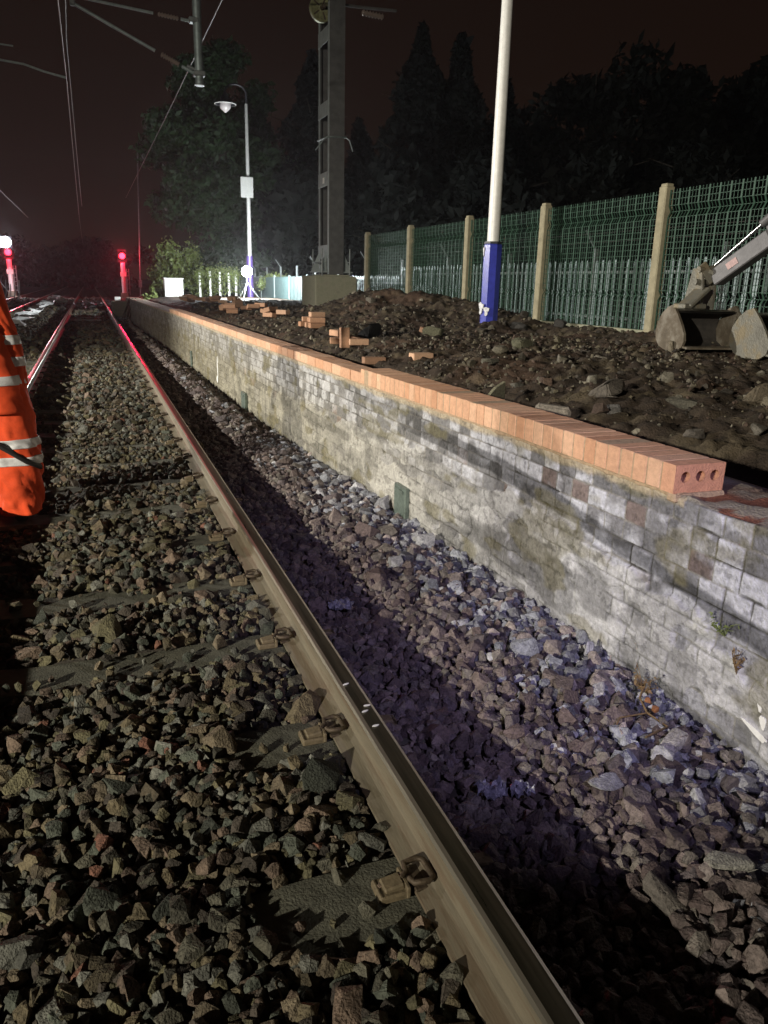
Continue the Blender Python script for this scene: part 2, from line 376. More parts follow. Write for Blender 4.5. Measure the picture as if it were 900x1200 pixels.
# rubble and grit on the platform soil
x1, y1 = jitter(2.45, 6.1, 2.2, 9, .065); x2, y2 = jitter(2.3, 6.1, 9, 20, .13)
s1 = .0085*rng.lognormal(0, .55, len(x1)); s2 = .015*rng.lognormal(0, .5, len(x2))
x, y, S = np.concatenate([x1, x2]), np.concatenate([y1, y2]), np.concatenate([s1, s2])
kk = (fbm(x*1.5, y*1.5, 3, 61)+.35*rng.random(len(x)) > .58) & (x > WX(y)+.62); x, y, S = x[kk], y[kk], S[kk]
pal = np.array([[.10, .085, .06], [.06, .05, .04], [.19, .17, .13], [.14, .12, .08], [.09, .06, .045]])
cc = pal[rng.integers(0, 5, len(x))]*rng.uniform(.4, 1.15, (len(x), 1))
tag(stones('loose_rubble', np.stack([x, y, pz(x, y)+S*.35], -1), S*1.25, cc, M['stone']), 'small stones and grit mixed through the dug-over platform soil', 'rubble', kind='stuff')

def rock(x, y, size, col, label, z=None, sq=(1, 1, 1), name='rock', cat='rock', group=None, rot=None, sub=2, seed=0, mt=None, onz=None):
    bm = bmesh.new(); rr = random.Random(seed+int(x*100)+int(y*77))
    for i in range(16):
        v = Vector((rr.gauss(0, 1), rr.gauss(0, 1), rr.gauss(0, 1))).normalized()
        bm.verts.new(Vector((max(-.75, min(.75, v.x)), max(-.75, min(.75, v.y)), max(-.6, min(.6, v.z)))))
    bmesh.ops.convex_hull(bm, input=bm.verts[:]); bmesh.ops.delete(bm, geom=[v for v in bm.verts if not v.link_faces], context='VERTS')
    bmesh.ops.bevel(bm, geom=bm.edges[:], offset=.06, segments=2, affect='EDGES')
    me = bpy.data.meshes.new(name); 
    for v in bm.verts: v.co = Vector((v.co.x*size*sq[0], v.co.y*size*sq[1], v.co.z*size*sq[2]))*rr.uniform(.985, 1.015)
    bmesh.ops.recalc_face_normals(bm, faces=bm.faces); bm.to_mesh(me); bm.free(); 
    if mt is None:
        mt = M['stone']; ca = me.color_attributes.new('Col', 'FLOAT_COLOR', 'POINT'); ca.data.foreach_set('color', list((*col, 1))*len(me.vertices))
    me.materials.append(mt)
    o = bpy.data.objects.new(name, me); C.objects.link(o)
    base = float(pz(x, y)) if onz is None else onz
    o.location = (x, y, base+size*sq[2]*.38 if z is None else z)
    o.rotation_euler = rot if rot else (rr.uniform(-.15, .15), rr.uniform(-.15, .15), rr.uniform(0, 6))
    return tag(o, label, cat, group)

# ------------------------------------------------------------------ platform wall
wall = thing('platform_wall', (1.9, 2, -.3), 'long old brick platform edge wall with peeling whitewash and a new orange brick coping', 'wall')
def wall_mesh():
    y0, y1 = .45, 31.0; ys = [y0]
    while ys[-1] < y1: ys.append(ys[-1]+max(.0042, .0023*ys[-1]))
    ys = np.array(ys); top = .572
    zr = np.concatenate([np.arange(-.5, -.25, .03), np.arange(-.25, top-.02, .0058), top-.02+.02*np.array([.3, .6, .8, 1.0])])
    nz_ = len(zr); tx = np.array([.006, .015, .03, .05, .08, .11, .14, .17, .2, .24, .28, .32, .36, .4, .401, .402])
    Y = np.repeat(ys[:, None], nz_, 1); Z = np.repeat(zr[None, :], len(ys), 0)
    wob = .012*(fbm(Y*1.1, Z*3, 2, 90)-.5)
    Zb = Z+wob; H = .0785; row = np.floor((top-Zb)/H).astype(int); fz = (top-Zb)/H-row
    head = (row < 4) | (row % 2 == 0); L = np.where(head, .1165, .233)
    off = _h(row, row*0+3, 0, 4)*.23; s = (Y+off)/L; jit = (noise(s*1.0, row*7.7, 95)-.5)*.0
    cidx = np.floor(s).astype(int); fy = s-cidx
    ey = np.minimum(fy, 1-fy)*L; ez = np.minimum(fz, 1-fz)*H
    rag = .007*(fbm(Y*22, Z*22, 3, 91)-.62)
    dist = np.minimum(ey, ez)-rag
    brick = ss(.0015, .0065, dist)
    hb = _h(cidx, row, 0, 12); hb2 = _h(cidx, row, 0, 13)
    n1 = fbm(Y*9, Z*14, 4, 96); n2 = fbm(Y*2.3, Z*4.0, 3, 97); n3 = fbm(Y*30, Z*30, 3, 98); n4 = fbm(Y*.7, Z*2.2, 3, 99)
    # cement parging over the lower part, with a ragged upper edge stepping along the brick lines
    edge = .24-.00*Y+.17*(fbm(Y*1.7, Z*.6+4, 3, 101)-.5)+.05*(hb-.5)+.06*(n1-.5)
    edge = edge+np.interp(Y, [1, 1.6, 2.2, 3, 4, 6, 9, 14], [-.12, -.06, .02, .08, .06, -.02, -.12, -.2])
    parge = ss(.004, -.004, Z-edge)
    holes = ss(.66, .69, fbm(Y*3.6+9, Z*6, 3, 103)); parge = parge*(1-holes*.9)
    h = brick*.0065+(hb-.5)*.004*brick+(n3-.5)*.003
    ph = .0125+(n1-.5)*.006+(n3-.5)*.0015+brick*.0012*(1+4*ss(.45,.55,n2))+(fbm(Y*3, Z*3, 2, 105)-.5)*.006
    chip = ss(.60, .67, fbm(Y*5+1, Z*8, 4, 104)); ph = ph-chip*.006
    crk = np.abs(fbm(Y*2.2, Z*2.6, 4, 106)-.5); crack = ss(.010, .003, crk)*(fbm(Y*.8, Z, 2, 107) > .40)
    ph = ph-crack*.006
    h = h*(1-parge)+ph*parge
    topr = ss(.05, .0, top-Z)*.012*(n1-.2)*2; 
    # colours that belong to the masonry: bricks, lime, cement, damp stains
    bc = np.array([.19, .19, .205])*(1+.6*(hb[..., None]-.5))
    redm = ((hb2 > .84) & (row < 4) & (Y < 3.2) | (hb2 > .975))[..., None]; redc = np.array([.20, .125, .10])*(1+.5*(hb[..., None]-.5)); bc = np.where(redm, bc*.45+redc*.55, bc)
    wash = ss(.44, .56, n2*.45+n1*.35+hb*.32-.06)[..., None]*(np.interp(Y, [1, 3, 6, 10], [1, 1, 1, .6])*(.35+.65*ss(.18, .30, Z+.1*(n1-.5))))[..., None]
    bc = bc+(np.array([.47, .48, .54])-bc)*wash*.85
    joint = np.array([.05, .047, .045]); jc = joint+(np.array([.26, .25, .24])-joint)*(ss(.42, .60, fbm(Y*5+3, Z*9, 3, 93))*.8)[..., None]
    bcol = jc+(bc-jc)*brick[..., None]
    pc = np.array([.30, .30, .31])*(1+.55*(n1-.5)+.35*(n2-.5))[..., None]
    pc = pc+(np.array([.50, .50, .52])-pc)*(ss(.53, .55, fbm(Y*2.9+5, Z*5, 5, 109))*.6*(Y < 5.5))[..., None]
    pc = pc*(1-.45*ss(.52, .62, fbm(Y*1.6, Z*7, 3, 110))[..., None])
    pc = pc*(1-.55*crack[..., None])*(1-.25*chip[..., None])*(1-(.10+.38*ss(.42, .55, n2)[..., None])*(1-brick[..., None]))
    cl = bcol*(1-parge[..., None])+pc*parge[..., None]
    flat = np.interp(Y, [2.5, 5, 9, 16], [0, .12, .32, .55])[..., None]; cl = cl+(np.array([.235, .225, .19])*(.8+.4*n1[..., None])*(.72+.28*brick[..., None])-cl)*flat
    # damp dark band, ragged, under the exposed bricks near the loose end
    dn = fbm(Y*1.9+2, Z*4.4, 4, 112); zc = np.interp(Y, [.5, 1.5, 2.2, 3, 4.2, 5, 30], [.12, .22, .30, .38, .44, .5, .6])
    damp = ss(.048, .034, np.abs(Z-zc)-.11*(dn-.42))*np.interp(Y, [0, 3.6, 5, 6], [1, 1, .35, .0])
    cl = cl*(1-.64*damp[..., None])
    streak = ss(.62, .74, fbm(Y*7, Z*.8, 3, 113))*np.interp(Y, [0, 2, 5, 30], [.2, .3, .5, .5]); cl = cl*(1-.4*streak[..., None])
    moss = ss(.60, .70, fbm(Y*4, Z*9, 3, 114))[..., None]; cl = cl+(np.array([.13, .115, .05])-cl)*moss*.5
    yel = np.interp(Y, [3, 4.2, 7, 12], [0, .5, .85, 1])[..., None]; yl = cl*np.array([1.0, .93, .70])*.92; 
    cl = cl+(yl-cl)*yel*(.5+.9*ss(.4, 0, Z))[..., None].clip(0, 1)
    cl = cl*np.interp(Y, [0, 7, 14, 30], [1, 1, .9, .85])[..., None]
    cem = ss(.035, .01, top-Z-.014*(n1-.3)*3)*(Y > 2.0); cl = cl+(np.array([.36, .30, .21])-cl)*(cem*.85)[..., None]
    h = h+cem*.006
    n7 = fbm(Y*60, Z*60, 3, 140); n8 = fbm(Y*16, Z*22, 5, 141, .65); cl = cl*1.12*(1+.5*(n7-.5)+.5*(n8-.5))[..., None]
    spk = ss(.68, .72, fbm(Y*34, Z*34, 3, 142))[..., None]; cl = cl*(1-.35*spk); h = h+(n8-.5)*.006
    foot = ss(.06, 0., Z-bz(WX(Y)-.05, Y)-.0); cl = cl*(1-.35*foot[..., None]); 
    X = WX(Y)+.0-h
    Zt = Z+np.where(Z > top-.03, (Y < 2.02)*(.018*(fbm(Y*7, Z*0+1, 3, 120)-.5)), 0)
    # top surface
    Y2 = np.repeat(ys[:, None], len(tx), 1); T2 = np.repeat(tx[None, :], len(ys), 0)
    X2 = WX(Y2)+T2; n5 = fbm(Y2*9, T2*9, 4, 121)
    Z2 = top+(n5-.55)*.03*(T2 < .4)*np.where(Y2 < 2.05, 1.2, .3)+.0; Z2[:, -2] -= .25; Z2[:, -1] -= .6
    hb3 = _h(np.floor(Y2/.115).astype(int), np.floor(T2/.21).astype(int), 0, 5)
    c2 = np.array([.21, .15, .11])+(np.array([.30, .27, .21])-np.array([.21, .15, .11]))*ss(.4, .6, n5)[..., None]
    c2 = np.where(((hb3 > .6) & (n5 < .5))[..., None], np.array([.22, .09, .055]), c2)
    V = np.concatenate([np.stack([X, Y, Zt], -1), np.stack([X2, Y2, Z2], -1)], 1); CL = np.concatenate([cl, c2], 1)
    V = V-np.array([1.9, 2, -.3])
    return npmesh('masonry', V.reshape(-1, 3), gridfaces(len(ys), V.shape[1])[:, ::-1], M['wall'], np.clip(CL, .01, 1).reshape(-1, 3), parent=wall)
wall_mesh()
# coping: bricks on edge laid crossways near the loose end, lengthways beyond
def bcolr(k=1): 
    a = random.random(); c = (.61, .355, .225) if a < .6 else ((.66, .41, .27) if a < .85 else (.55, .30, .18))
    f = random.uniform(.93, 1.06)*k; return tuple(v*f for v in c)
cp = MB(); mo = MB(); y = 2.045+.0; ylist = []
zb, zt = .582, .682
def slab(mb, ya, yb, xa, xb, z0, z1, col, bev=.003, dx=0, mi=0):
    ym = (ya+yb)/2; xw = float(WX(ym)); ang = math.atan2(float(WX(yb)-WX(ya)), yb-ya)
    mb.box((xw+(xa+xb)/2+dx, ym, (z0+z1)/2), (xb-xa, yb-ya, z1-z0), Matrix.Rotation(-ang, 3, 'Z'), mi, col, bev)
first = (2.045, 2.110)
y = first[1]+.0105
while y < 5.16:
    j = random.gauss(0, .0012)
    slab(cp, y, y+.0685, -.022+j, .193+j, zb, zt+random.gauss(0, .001), bcolr()); y += .076
for ya_, yb_ in ((2.09, 3.2), (3.2, 5.0), (5.0, y)): slab(mo, ya_, yb_, -.0195, .191, zb-.0, zt-.0015, None, 0)
ycross = y
cp.build('header_coping', M['brick'], wall)
cq = MB()
while y < 17.3:
    slab(cq, y, y+.215, -.02+random.gauss(0, .0015), .083, zb-.004, zt-.03, bcolr(.97)); slab(cq, y+.1, y+.31, .093, .19, zb-.004, zt-.034+random.gauss(0, .002), bcolr(.8)); y += .2265
cq.build('stretcher_coping', M['brick'], wall)
slab(mo, ycross, 9, -.014, .185, zb-.004, zt-.038, None, 0); slab(mo, 9, 17.2, -.014, .185, zb-.004, zt-.038, None, 0)
# bed joint squeezed out under the coping
mo.build('joint_mortar', M['mortar'], wall)
yy = np.concatenate([np.arange(2.03, 6, .008), np.arange(6, 17.3, .03)])
prof = [(.03, 0), (-.006, 0), (-.014, .35), (-.012, .75), (.002, 1.0), (.03, 1.05)]
V = []
for (px, pz_) in prof:
    w = fbm(yy*14, yy*0+px*30, 3, 130); V.append(np.stack([WX(yy)+px-(w-.4)*.012*(px < .01), yy, .562+pz_*.022-(w-.5)*.012*(pz_ < .9)], -1))
V = np.stack(V, 1)-np.array([1.9, 2, -.3])
npmesh('bed_mortar', V.reshape(-1, 3), gridfaces(len(yy), len(prof)), M['mortar'], parent=wall)
# last brick on edge, its three round perforations facing along the track
def holed_brick():
    w, hh, t = .215, .1, .065; mb = MB()
    outer = [Vector((-w/2, 0, -hh/2)), Vector((w/2, 0, -hh/2)), Vector((w/2, 0, hh/2)), Vector((-w/2, 0, hh/2))]
    rings = []
    for cx in (-.062, .002, .064):
        n = 18; rings.append([Vector((cx+.0195*math.cos(-2*math.pi*i/n), 0, .006+.0195*math.sin(-2*math.pi*i/n))) for i in range(n)])
    flat = outer+[p for r in rings for p in r]
    tris = tessellate_polygon([[Vector((p.x, p.z, 0)) for p in q] for q in [outer]+rings])
    mb.add(flat, [tuple(t_) for t_ in tris], 0, (.58, .29, .18))
    o2 = [p+Vector((0, t, 0)) for p in outer]
    mb.add(outer+o2, [(0, 1, 5, 4), (1, 2, 6, 5), (2, 3, 7, 6), (3, 0, 4, 7), (4, 5, 6, 7)], 0, (.60, .325, .205))
    for r in rings:
        k = len(r); dp = [p+Vector((0, .05, 0)) for p in r]
        mb.add(r+dp, [(i, (i+1) % k, k+(i+1) % k, k+i) for i in range(k)]+[tuple(range(k, 2*k))], 0, (.52, .26, .16))
    xw = float(WX(2.08)); mb.v = [(v[0]+xw+.0855, v[1]+2.045, v[2]+(zb+zt)/2) for v in mb.v]
    return mb.build('perforated_brick', M['brick'], wall)
holed_brick()
mp = MB(); mp.box((WX(2.04)+.085, 2.052, .567), (.222, .045, .03), bev=.008); mp.build('end_mortar', M['mortar'], wall)
# service plates and boxes on the wall face
def plate(y, z0, z1, w, dep, m='tin'):
    q = MB(); xw = float(WX(y)); q.box((xw-dep/2-.012, y, (z0+z1)/2), (dep, w, z1-z0), mi=0, bev=.006); q.box((xw-dep-.016, y, z1-.03), (.012, w*.7, .02), mi=0, bev=.003)
    q.build('wall_plate', M[m], wall)
plate(4.36, -.2, .035, .19, .035); plate(9.25, -.3, -.03, .24, .04); plate(14.1, -.38, .05, .10, .03)
for (y, z, w, h, a) in ((1.555, .045, .020, .055, .1), (1.535, -.01, .03, .04, .5), (1.555, -.055, .11, .022, .25), (11.3, .06, .05, .3, 0), (11.36, -.12, .10, .10, 0)):
    pm = MB(); nn = 12; xw = float(WX(y)); vs = []
    for i in range(nn):
        t = 2*math.pi*i/nn; rr = 1+.18*math.sin(3*t+y*9); dy, dz = w/2*math.cos(t)*rr, h/2*math.sin(t)*rr
        vs.append((xw-.0195, y+dy*math.cos(a)-dz*math.sin(a)*0, z+dz+dy*math.sin(a)))
    pm.prism(vs, (0, 0, 0), (.02, 0, 0)); pm.build('paint_daub', M['paint'], wall)
# far end of the wall: return into the ramp
q = MB(); q.box((1.12, 30.6, .05), (.7, .3, .8), bev=.02); q.build('end_return', M['concrete'], wall)

# ------------------------------------------------------------------ rails
RP = [(-.07, -.16), (-.07, -.15), (-.03, -.138), (-.012, -.128), (-.0085, -.11), (-.0085, -.05), (-.014, -.042), (-.034, -.034), (-.0355, -.014), (-.031, -.005), (-.022, -.0012),
      (0, 0), (.022, -.0012), (.031, -.005), (.0355, -.014), (.034, -.034), (.014, -.042), (.0085, -.05), (.0085, -.11), (.012, -.128), (.03, -.138), (.07, -.15), (.07, -.16)]
def rail(x, y0, y1, label, marks=False):
    mb = MB(); n = len(RP); ysr = [y0, y1]
    vs = [(x+px, yy_, pz_) for yy_ in ysr for (px, pz_) in RP]
    for i in range(n):
        j = (i+1) % n
        mi = 0
        if i in (10, 11): mi = 1
        if i in (8, 9, 12, 13): mi = 2
        mb.add([vs[i], vs[j], vs[n+j], vs[n+i]], [(0, 1, 2, 3)], mi, smooth=False)
    mb.add(vs[:n], [tuple(range(n))]); mb.add(vs[n:], [tuple(range(n))])
    o = mb.build('rail', [M['railside'], M['railtop'], M['railedge']], loc=(x, 0, -.16)); tag(o, label, 'rail', 'running rails'); return o
rr = rail(.755, -1, 120, 'right running rail of the near track, passing closest to the brick wall')
rail(-.755, -1, 120, 'left running rail of the near track, beside the worker in orange')
rail(-2.75, 1, 120, 'rail beyond the white plastic strip, nearer rail of the far left track')
rail(-4.25, 3, 120, 'outermost rail at the left of the photo, far rail of the far track')
for (px, y, a) in ((.742, 2.13, .2), (.765, 1.985, -.1), (.748, 1.955, .15), (.752, 1.87, 0)):
    dm = MB(); vs = [(px+.011*math.cos(t)*(1+.2*math.sin(2*t)), y+.0042*math.sin(t)+a*.011*math.cos(t), .0012) for t in [2*math.pi*i/12 for i in range(12)]]
    dm.prism(vs, (0, 0, 0), (0, 0, .0018)); dm.build('paint_daub', M['paint'], rr)

# ------------------------------------------------------------------ sleepers and fastenings
def sleeper():
    t = thing('sleeper', (0, 0, -.27), 'x', 'sleeper', 'concrete sleepers under the near track')
    mb = MB()
    def sec(x):   # cross-section half widths and heights, lower waist in the middle
        k = 1-ss(.25, .5, abs(x)); return .118-.008*k, -.172-.010*k
    xs = [-1.25, -1.0, -.6, -.45, -.25, 0, .25, .45, .6, 1.0, 1.25]; V = []
    for x in xs:
        w, zt_ = sec(x); V += [(x, -.145, -.37), (x, -w-.01, zt_-.02), (x, -w+.006, zt_), (x, w-.006, zt_), (x, w+.01, zt_-.02), (x, .145, -.37)]
    for i in range(len(xs)-1):
        for j in range(5): a = i*6+j; mb.f.append([a, a+6, a+7, a+1]); mb.m.append(0); mb.c.append(None); mb.sm.append(False)
    mb.v = V; mb.f += [[0, 1, 2, 3, 4, 5], [60, 65, 64, 63, 62, 61]]; mb.m += [0, 0]; mb.c += [None, None]; mb.sm += [False, False]
    mb.build('sleeper_body', M['sleeper'], t)
    for rx in (-.755, .755):
        for sd in (-1, 1):
            cx = rx+sd*.118
            s = MB()
            s.box((cx+sd*.01, 0, -.160), (.075, .07, .022), bev=.008)
            s.box((cx+sd*.004, 0, -.145), (.052, .046, .018), Matrix.Rotation(sd*.15, 3, 'Y'), bev=.009)
            s.beam((cx+sd*.036, -.034, -.158), (cx+sd*.036, .034, -.158), .012, .018, bev=.005)
            s.beam((cx-sd*.026, -.038, -.150), (cx-sd*.026, .038, -.150), .010, .032, bev=.005)
            s.build('clip_shoulder', M['shoulder'], t)
            u = MB(); b = rx+sd*.052
            u.box((b, 0, -.146), (.048, .085, .009), bev=.003)
            e = .028; c0 = b+sd*.002
            u.tube([(cx-sd*.02, 0, -.136), (c0+sd*e, .012, -.130), (c0+sd*e*.9, .036, -.126), (c0-sd*.012, .041, -.124), (c0-sd*.026, .03, -.126), (c0-sd*.026, -.03, -.126), (c0-sd*.012, -.041, -.124), (c0+sd*e*.9, -.036, -.124), (c0+sd*e, -.012, -.130)], 0.0075, 8)
            u.build('rail_clip', M['clip'], t)
    return t
s0 = sleeper(); ordn = 'first second third fourth fifth sixth seventh eighth ninth tenth eleventh twelfth thirteenth fourteenth'.split()
for k in range(48):
    if k == 0: s = s0
    elif k < 22: s = copy_tree(s0)
    else:
        s = s0.copy(); C.objects.link(s); b = s0.children[0].copy(); C.objects.link(b); b.parent = s
    s.location = (random.gauss(0, .006), SL0+SLP*k, -.27+random.gauss(0, .002)); s.rotation_euler.z = random.gauss(0, .004)
    if k < 14: s['label'] = f'concrete sleeper part buried in ballast, {ordn[k]} from the bottom of the photo'
    else: s['label'] = 'distant concrete sleeper almost lost in the ballast far up the near track'
for k in range(26):
    s = s0.copy(); C.objects.link(s); b = s0.children[0].copy(); C.objects.link(b); b.parent = s
    s.location = (-3.5, 9+SLP*k, -.28); s['label'] = 'dark concrete sleeper under the far left track'; s['group'] = 'sleepers under the far left track'

# ------------------------------------------------------------------ overhead line mast
PB = (4.95, 17.7)
t = thing('concrete_plinth', (5.45, 18.2, .3), 'square weathered concrete plinth under the overhead line mast', 'plinth')
q = MB(); q.box((5.43, 18.42, .85), (1.0, 1.25, 1.12), bev=.02); q.build('plinth_block', M['concrete'], t)
q = MB(); q.box((5.48, 18.42, 1.425), (.6, 1.0, .03), bev=.005); q.build('grout_pad', M['concrete'], t)
t = thing('line_mast', (5.3, 18.2, 1.42), 'tall steel overhead line mast of two channels joined by batten plates', 'mast')
mx0, mx1, my0, my1, mz1 = 5.31, 5.66, 18.0, 18.85, 9.3
q = MB()
q.box(((mx0+mx1)/2, my0, (1.45+mz1)/2), (mx1-mx0, .014, mz1-1.45)); 
for x in (mx0+.03, mx1-.03): q.box((x, my0+.045, (1.45+mz1)/2), (.014, .09, mz1-1.45))
q.build('front_channel', M['mastd'], t)
q = MB(); q.box(((mx0+mx1)/2, my1, (1.45+mz1)/2), (mx1-mx0, .014, mz1-1.45)); q.box((mx0+.03, my1-.045, (1.45+mz1)/2), (.014, .09, mz1-1.45)); q.box((mx1-.03, my1-.045, (1.45+mz1)/2), (.014, .09, mz1-1.45))
q.build('rear_channel', M['mastd'], t)
q = MB()
for y in (my0+.05, my1-.05): q.box((mx0-.004, y, (1.45+mz1)/2), (.012, .10, mz1-1.45))  # paler strips colour the channels as lit on the track side
for z in (1.95, 3.52, 4.97, 6.42, 7.9): q.box((mx0-.012, (my0+my1)/2, z), (.012, my1-my0+.01, .30), bev=.003)
q.build('batten_plates', M['mastl'], t)
q = MB()
for x in (mx0-.16, mx1+.16):
    for y in (my0+.02, my1-.02): q.cyl((x, y, 1.40), .016, .62, 8); q.cyl((x, y, 1.56), .035, .03, 8)
q.build('anchor_bolt', M['galvd'], t)
q = MB()
for x in (mx0-.13, mx1+.13):
    q.box((x, (my0+my1)/2, 1.50), (.22, .8, .03), bev=.005); q.box((x, (my0+my1)/2, 1.72), (.1, .8, .02))
    for y in (my0+.1, my1-.1): q.prism([(x-.1, y, 1.51), (x+.1, y, 1.51), (x+(.1 if x < 5.2 else -.1), y, 1.95)], (0, 0, 0), (0, .015, 0))
q.build('base_gusset', M['mastl'], t)
q = MB(); q.tube([(mx0-.03, my0-.02, 4.36), (mx0-.03, my1+.02, 4.40), (mx1+.03, my1+.02, 4.44), (mx1+.03, my0-.02, 4.38), (mx0-.03, my0-.02, 4.36)], .018, 6)
q.tube([(mx0-.03, my0-.02, 4.36), (mx0-.15, my0-.05, 4.28), (mx0-.33, my0-.05, 4.06)], .014, 6); q.tube([(mx1+.03, my0, 4.38), (mx1+.12, my0, 4.32), (mx1+.2, my0, 4.1)], .012, 6)
q.build('tied_rope', M['galv'], t)
q = MB(); q.box((mx0-.022, my0+.4, 3.5), (.01, .12, .12)); q.build('number_plate', M['white'], t)
t2 = thing('tension_wheel', (5.22, 18.3, 6.9), 'round cast balance weight wheel on the mast at the top of the photo', 'wheel')
q = MB(); prof = [(.05, -.04), (.2, -.015), (.25, -.05), (.27, -.05), (.26, 0), (.27, .05), (.25, .05), (.2, .015), (.05, .04)]
q.lathe((5.22, 18.3, 6.92), prof, 24, axis='Y'); q.build('wheel_rim', mat('brass_green', (.2, .2, .1), .6, .3, var=.5, scale=14), t2)
q = MB(); q.tube([(5.22, 18.1, 6.92), (5.22, 18.5, 6.92)], .04, 10); 
for a in range(5): q.beam((5.22, 18.28, 6.92), (5.22+.24*math.cos(a*1.257), 18.28, 6.92+.24*math.sin(a*1.257)), .03, .03)
q.build('wheel_axle', M['clip'], t2)
# boom above the frame, drop tubes and cantilever
t = thing('portal_boom', (0, 18.3, 8.7), 'lattice boom above the tracks joining the masts over the photo top edge', 'boom')
q = MB()
for z in (8.5, 9.1): q.beam((-7, 18.26, z), (5.6, 18.26, z), .09, .09)
for i in range(20): x = -7+i*.63; q.beam((x, 18.26, 8.5 if i % 2 else 9.1), (x+.63, 18.26, 9.1 if i % 2 else 8.5), .04, .04)
q.build('boom_lattice', M['mastl'], t)
q = MB(); q.box((-7, 18.3, 4.4), (.4, .6, 9.6)); q.build('far_mast', M['mastd'], t)
t = thing('drop_tube', (2.52, 18, 5.14), 'pale round drop tube hanging at the top of the photo left of centre', 'drop tube')
q = MB(); q.tube([(2.52, 18, 5.13), (2.52, 18, 8.6)], .085, 14); q.build('tube', M['galv'], t)
for bb, bs in (((2.52, 18, 5.32), (.24, .2, .10)), ((2.45, 18, 6.28), (.2, .18, .1))):
    q = MB(); q.box(bb, bs, bev=.02); q.build('bracket', M['galvd'], t)
q = MB(); q.cyl((2.52, 18, 5.10), .1, .035); q.build('end_cap', M['galvd'], t)
t = thing('registration_cantilever', (1.3, 18, 5.8), 'slanting cantilever frame with ribbed insulators fixed to the hanging drop tube', 'cantilever')
def insul(a, b, parent, n=8, r=.06):
    a, b = Vector(a), Vector(b); q = MB(); pts = []; rad = []
    for i in range(n*2+1): pts.append(a.lerp(b, i/(n*2))); rad.append(r if i % 2 else r*.5)
    q.tube(pts, rad, 12); return q.build('insulator', M['insul'], parent)
A, B = Vector((2.40, 18, 5.33)), Vector((.17, 18, 6.30)); q = MB(); q.tube([B, A.lerp(B, .33)], .032, 10); q.tube([A, A.lerp(B, .1)], .035, 8); q.build('stay_tube', M['galv'], t)
insul(A.lerp(B, .12), A.lerp(B, .28), t)
A2, B2 = Vector((2.42, 18, 6.26)), Vector((.2, 18, 6.42)); q = MB(); q.tube([B2, A2.lerp(B2, .34)], .026, 10); q.tube([A2, A2.lerp(B2, .1)], .03, 8); q.build('top_tube', M['galv'], t)
insul(A2.lerp(B2, .12), A2.lerp(B2, .3), t, 7, .05)
q = MB(); q.box((.17, 18, 6.36), (.1, .1, .22), bev=.02); q.tube([A+Vector((.06, 0, .06)), A+Vector((-.12, 0, .12))], .03, 8); q.build('end_clamp', M['galvd'], t)
t = thing('steady_arm', (-1, 18, 5.2), 'thin curved steady arm reaching in from the left edge high over the track', 'steady arm')
q = MB(); q.tube([(-2.5, 18, 5.05), (-1.9, 18, 5.16), (-1.2, 18, 5.18), (-.8, 18, 5.15), (-.45, 18, 5.06), (-.05, 18, 4.99)], .022, 8); q.build('curved_arm', M['galv'], t)
q = MB(); q.tube([(-2.5, 18, 5.5), (-1.4, 18, 5.46), (-.95, 18, 5.44)], .016, 8); q.build('upper_arm', M['galv'], t)
q = MB(); q.tube([(-2.55, 18, 4.95), (-2.55, 18, 8.6)], .085, 12); q.build('support_tube', M['galv'], t)
def wire(label, pts, r=.008, name='overhead_wire'):
    q = MB(); q.tube(pts, r, 6); o = q.build(name, M['wire'], loc=pts[0]); return tag(o, label, 'wire', 'overhead wires')
def span(x, z0, z1, sag, n=14, ya=0, yb=18):
    return [(x, ya+(yb-ya)*i/n, z0+(z1-z0)*i/n-sag*4*(i/n)*(1-i/n)) for i in range(n+1)]
wire('contact wire hanging straight above the near track', [(-.03, -2, 5.0), (-.05, 18, 5.0), (-.22, 58, 4.98), (-.3, 100, 5.0)], .009)
wire('upper catenary wire sagging above the near track', span(.05, 6.3, 6.36, .3, 14, -30, 18)+span(.0, 6.36, 6.36, .95, 20, 18, 66)[1:], .012)
wire('earth wire crossing the sky diagonally behind the drop tube', [(3.0, -2, 6.7), (2.98, 13, 6.62), (2.95, 30, 6.55), (2.9, 60, 6.6)], .014)
wire('contact wire above the far left track', [(-3.6, -2, 5.0), (-3.5, 18, 5.0), (-3.45, 60, 5)], .009)
t = thing('end_insulator', (6.1, 18.2, 7), 'dim horizontal insulator bracket right of the mast at the top edge', 'insulator')
q = MB(); q.tube([(5.44, 18.2, 7.02), (6.0, 18.2, 7.02), (6.9, 18.2, 7.06)], .03, 8); q.build('bracket_tube', M['mastd'], t); insul((6.1, 18.2, 6.93), (6.6, 18.2, 6.9), t, 7, .07)

# ------------------------------------------------------------------ lamp posts
def lantern(x, y, ztop, side, parent):
    q = MB(); a = []
    for i in range(13):
        th = math.pi*i/12; a.append((x+side*(.39-.39*math.cos(th)), y, ztop+.28*math.sin(th)))
    q.tube([(x, y, ztop-.95), (x, y, ztop-.3)]+a[:-1]+[(x+side*.78, y, ztop-.05)], .038, 10); q.build('swan_neck', M['darkp'], parent)
    cx = x+side*.78; q = MB(); q.lathe((cx, y, ztop-.42), [(.001, .42), (.06, .40), (.09, .30), (.17, .22), (.2, .12), (.37, .04), (.40, .0), (.38, -.01), (.2, .03), (.001, .04)], 28); h = q.build('hood', M['darkp'], parent)
    q = MB(); q.lathe((cx, y, ztop-.42), [(.40, .0), (.405, -.02), (.38, -.025)], 28); q.build('hood_rim', M['white'], parent)
    q = MB(); q.lathe((cx, y, ztop-.42), [(.21, .02), (.21, -.06), (.19, -.14), (.13, -.21), (.05, -.27), (.02, -.3), (.001, -.3)], 24); q.build('lamp_bowl', M['glass'], parent)
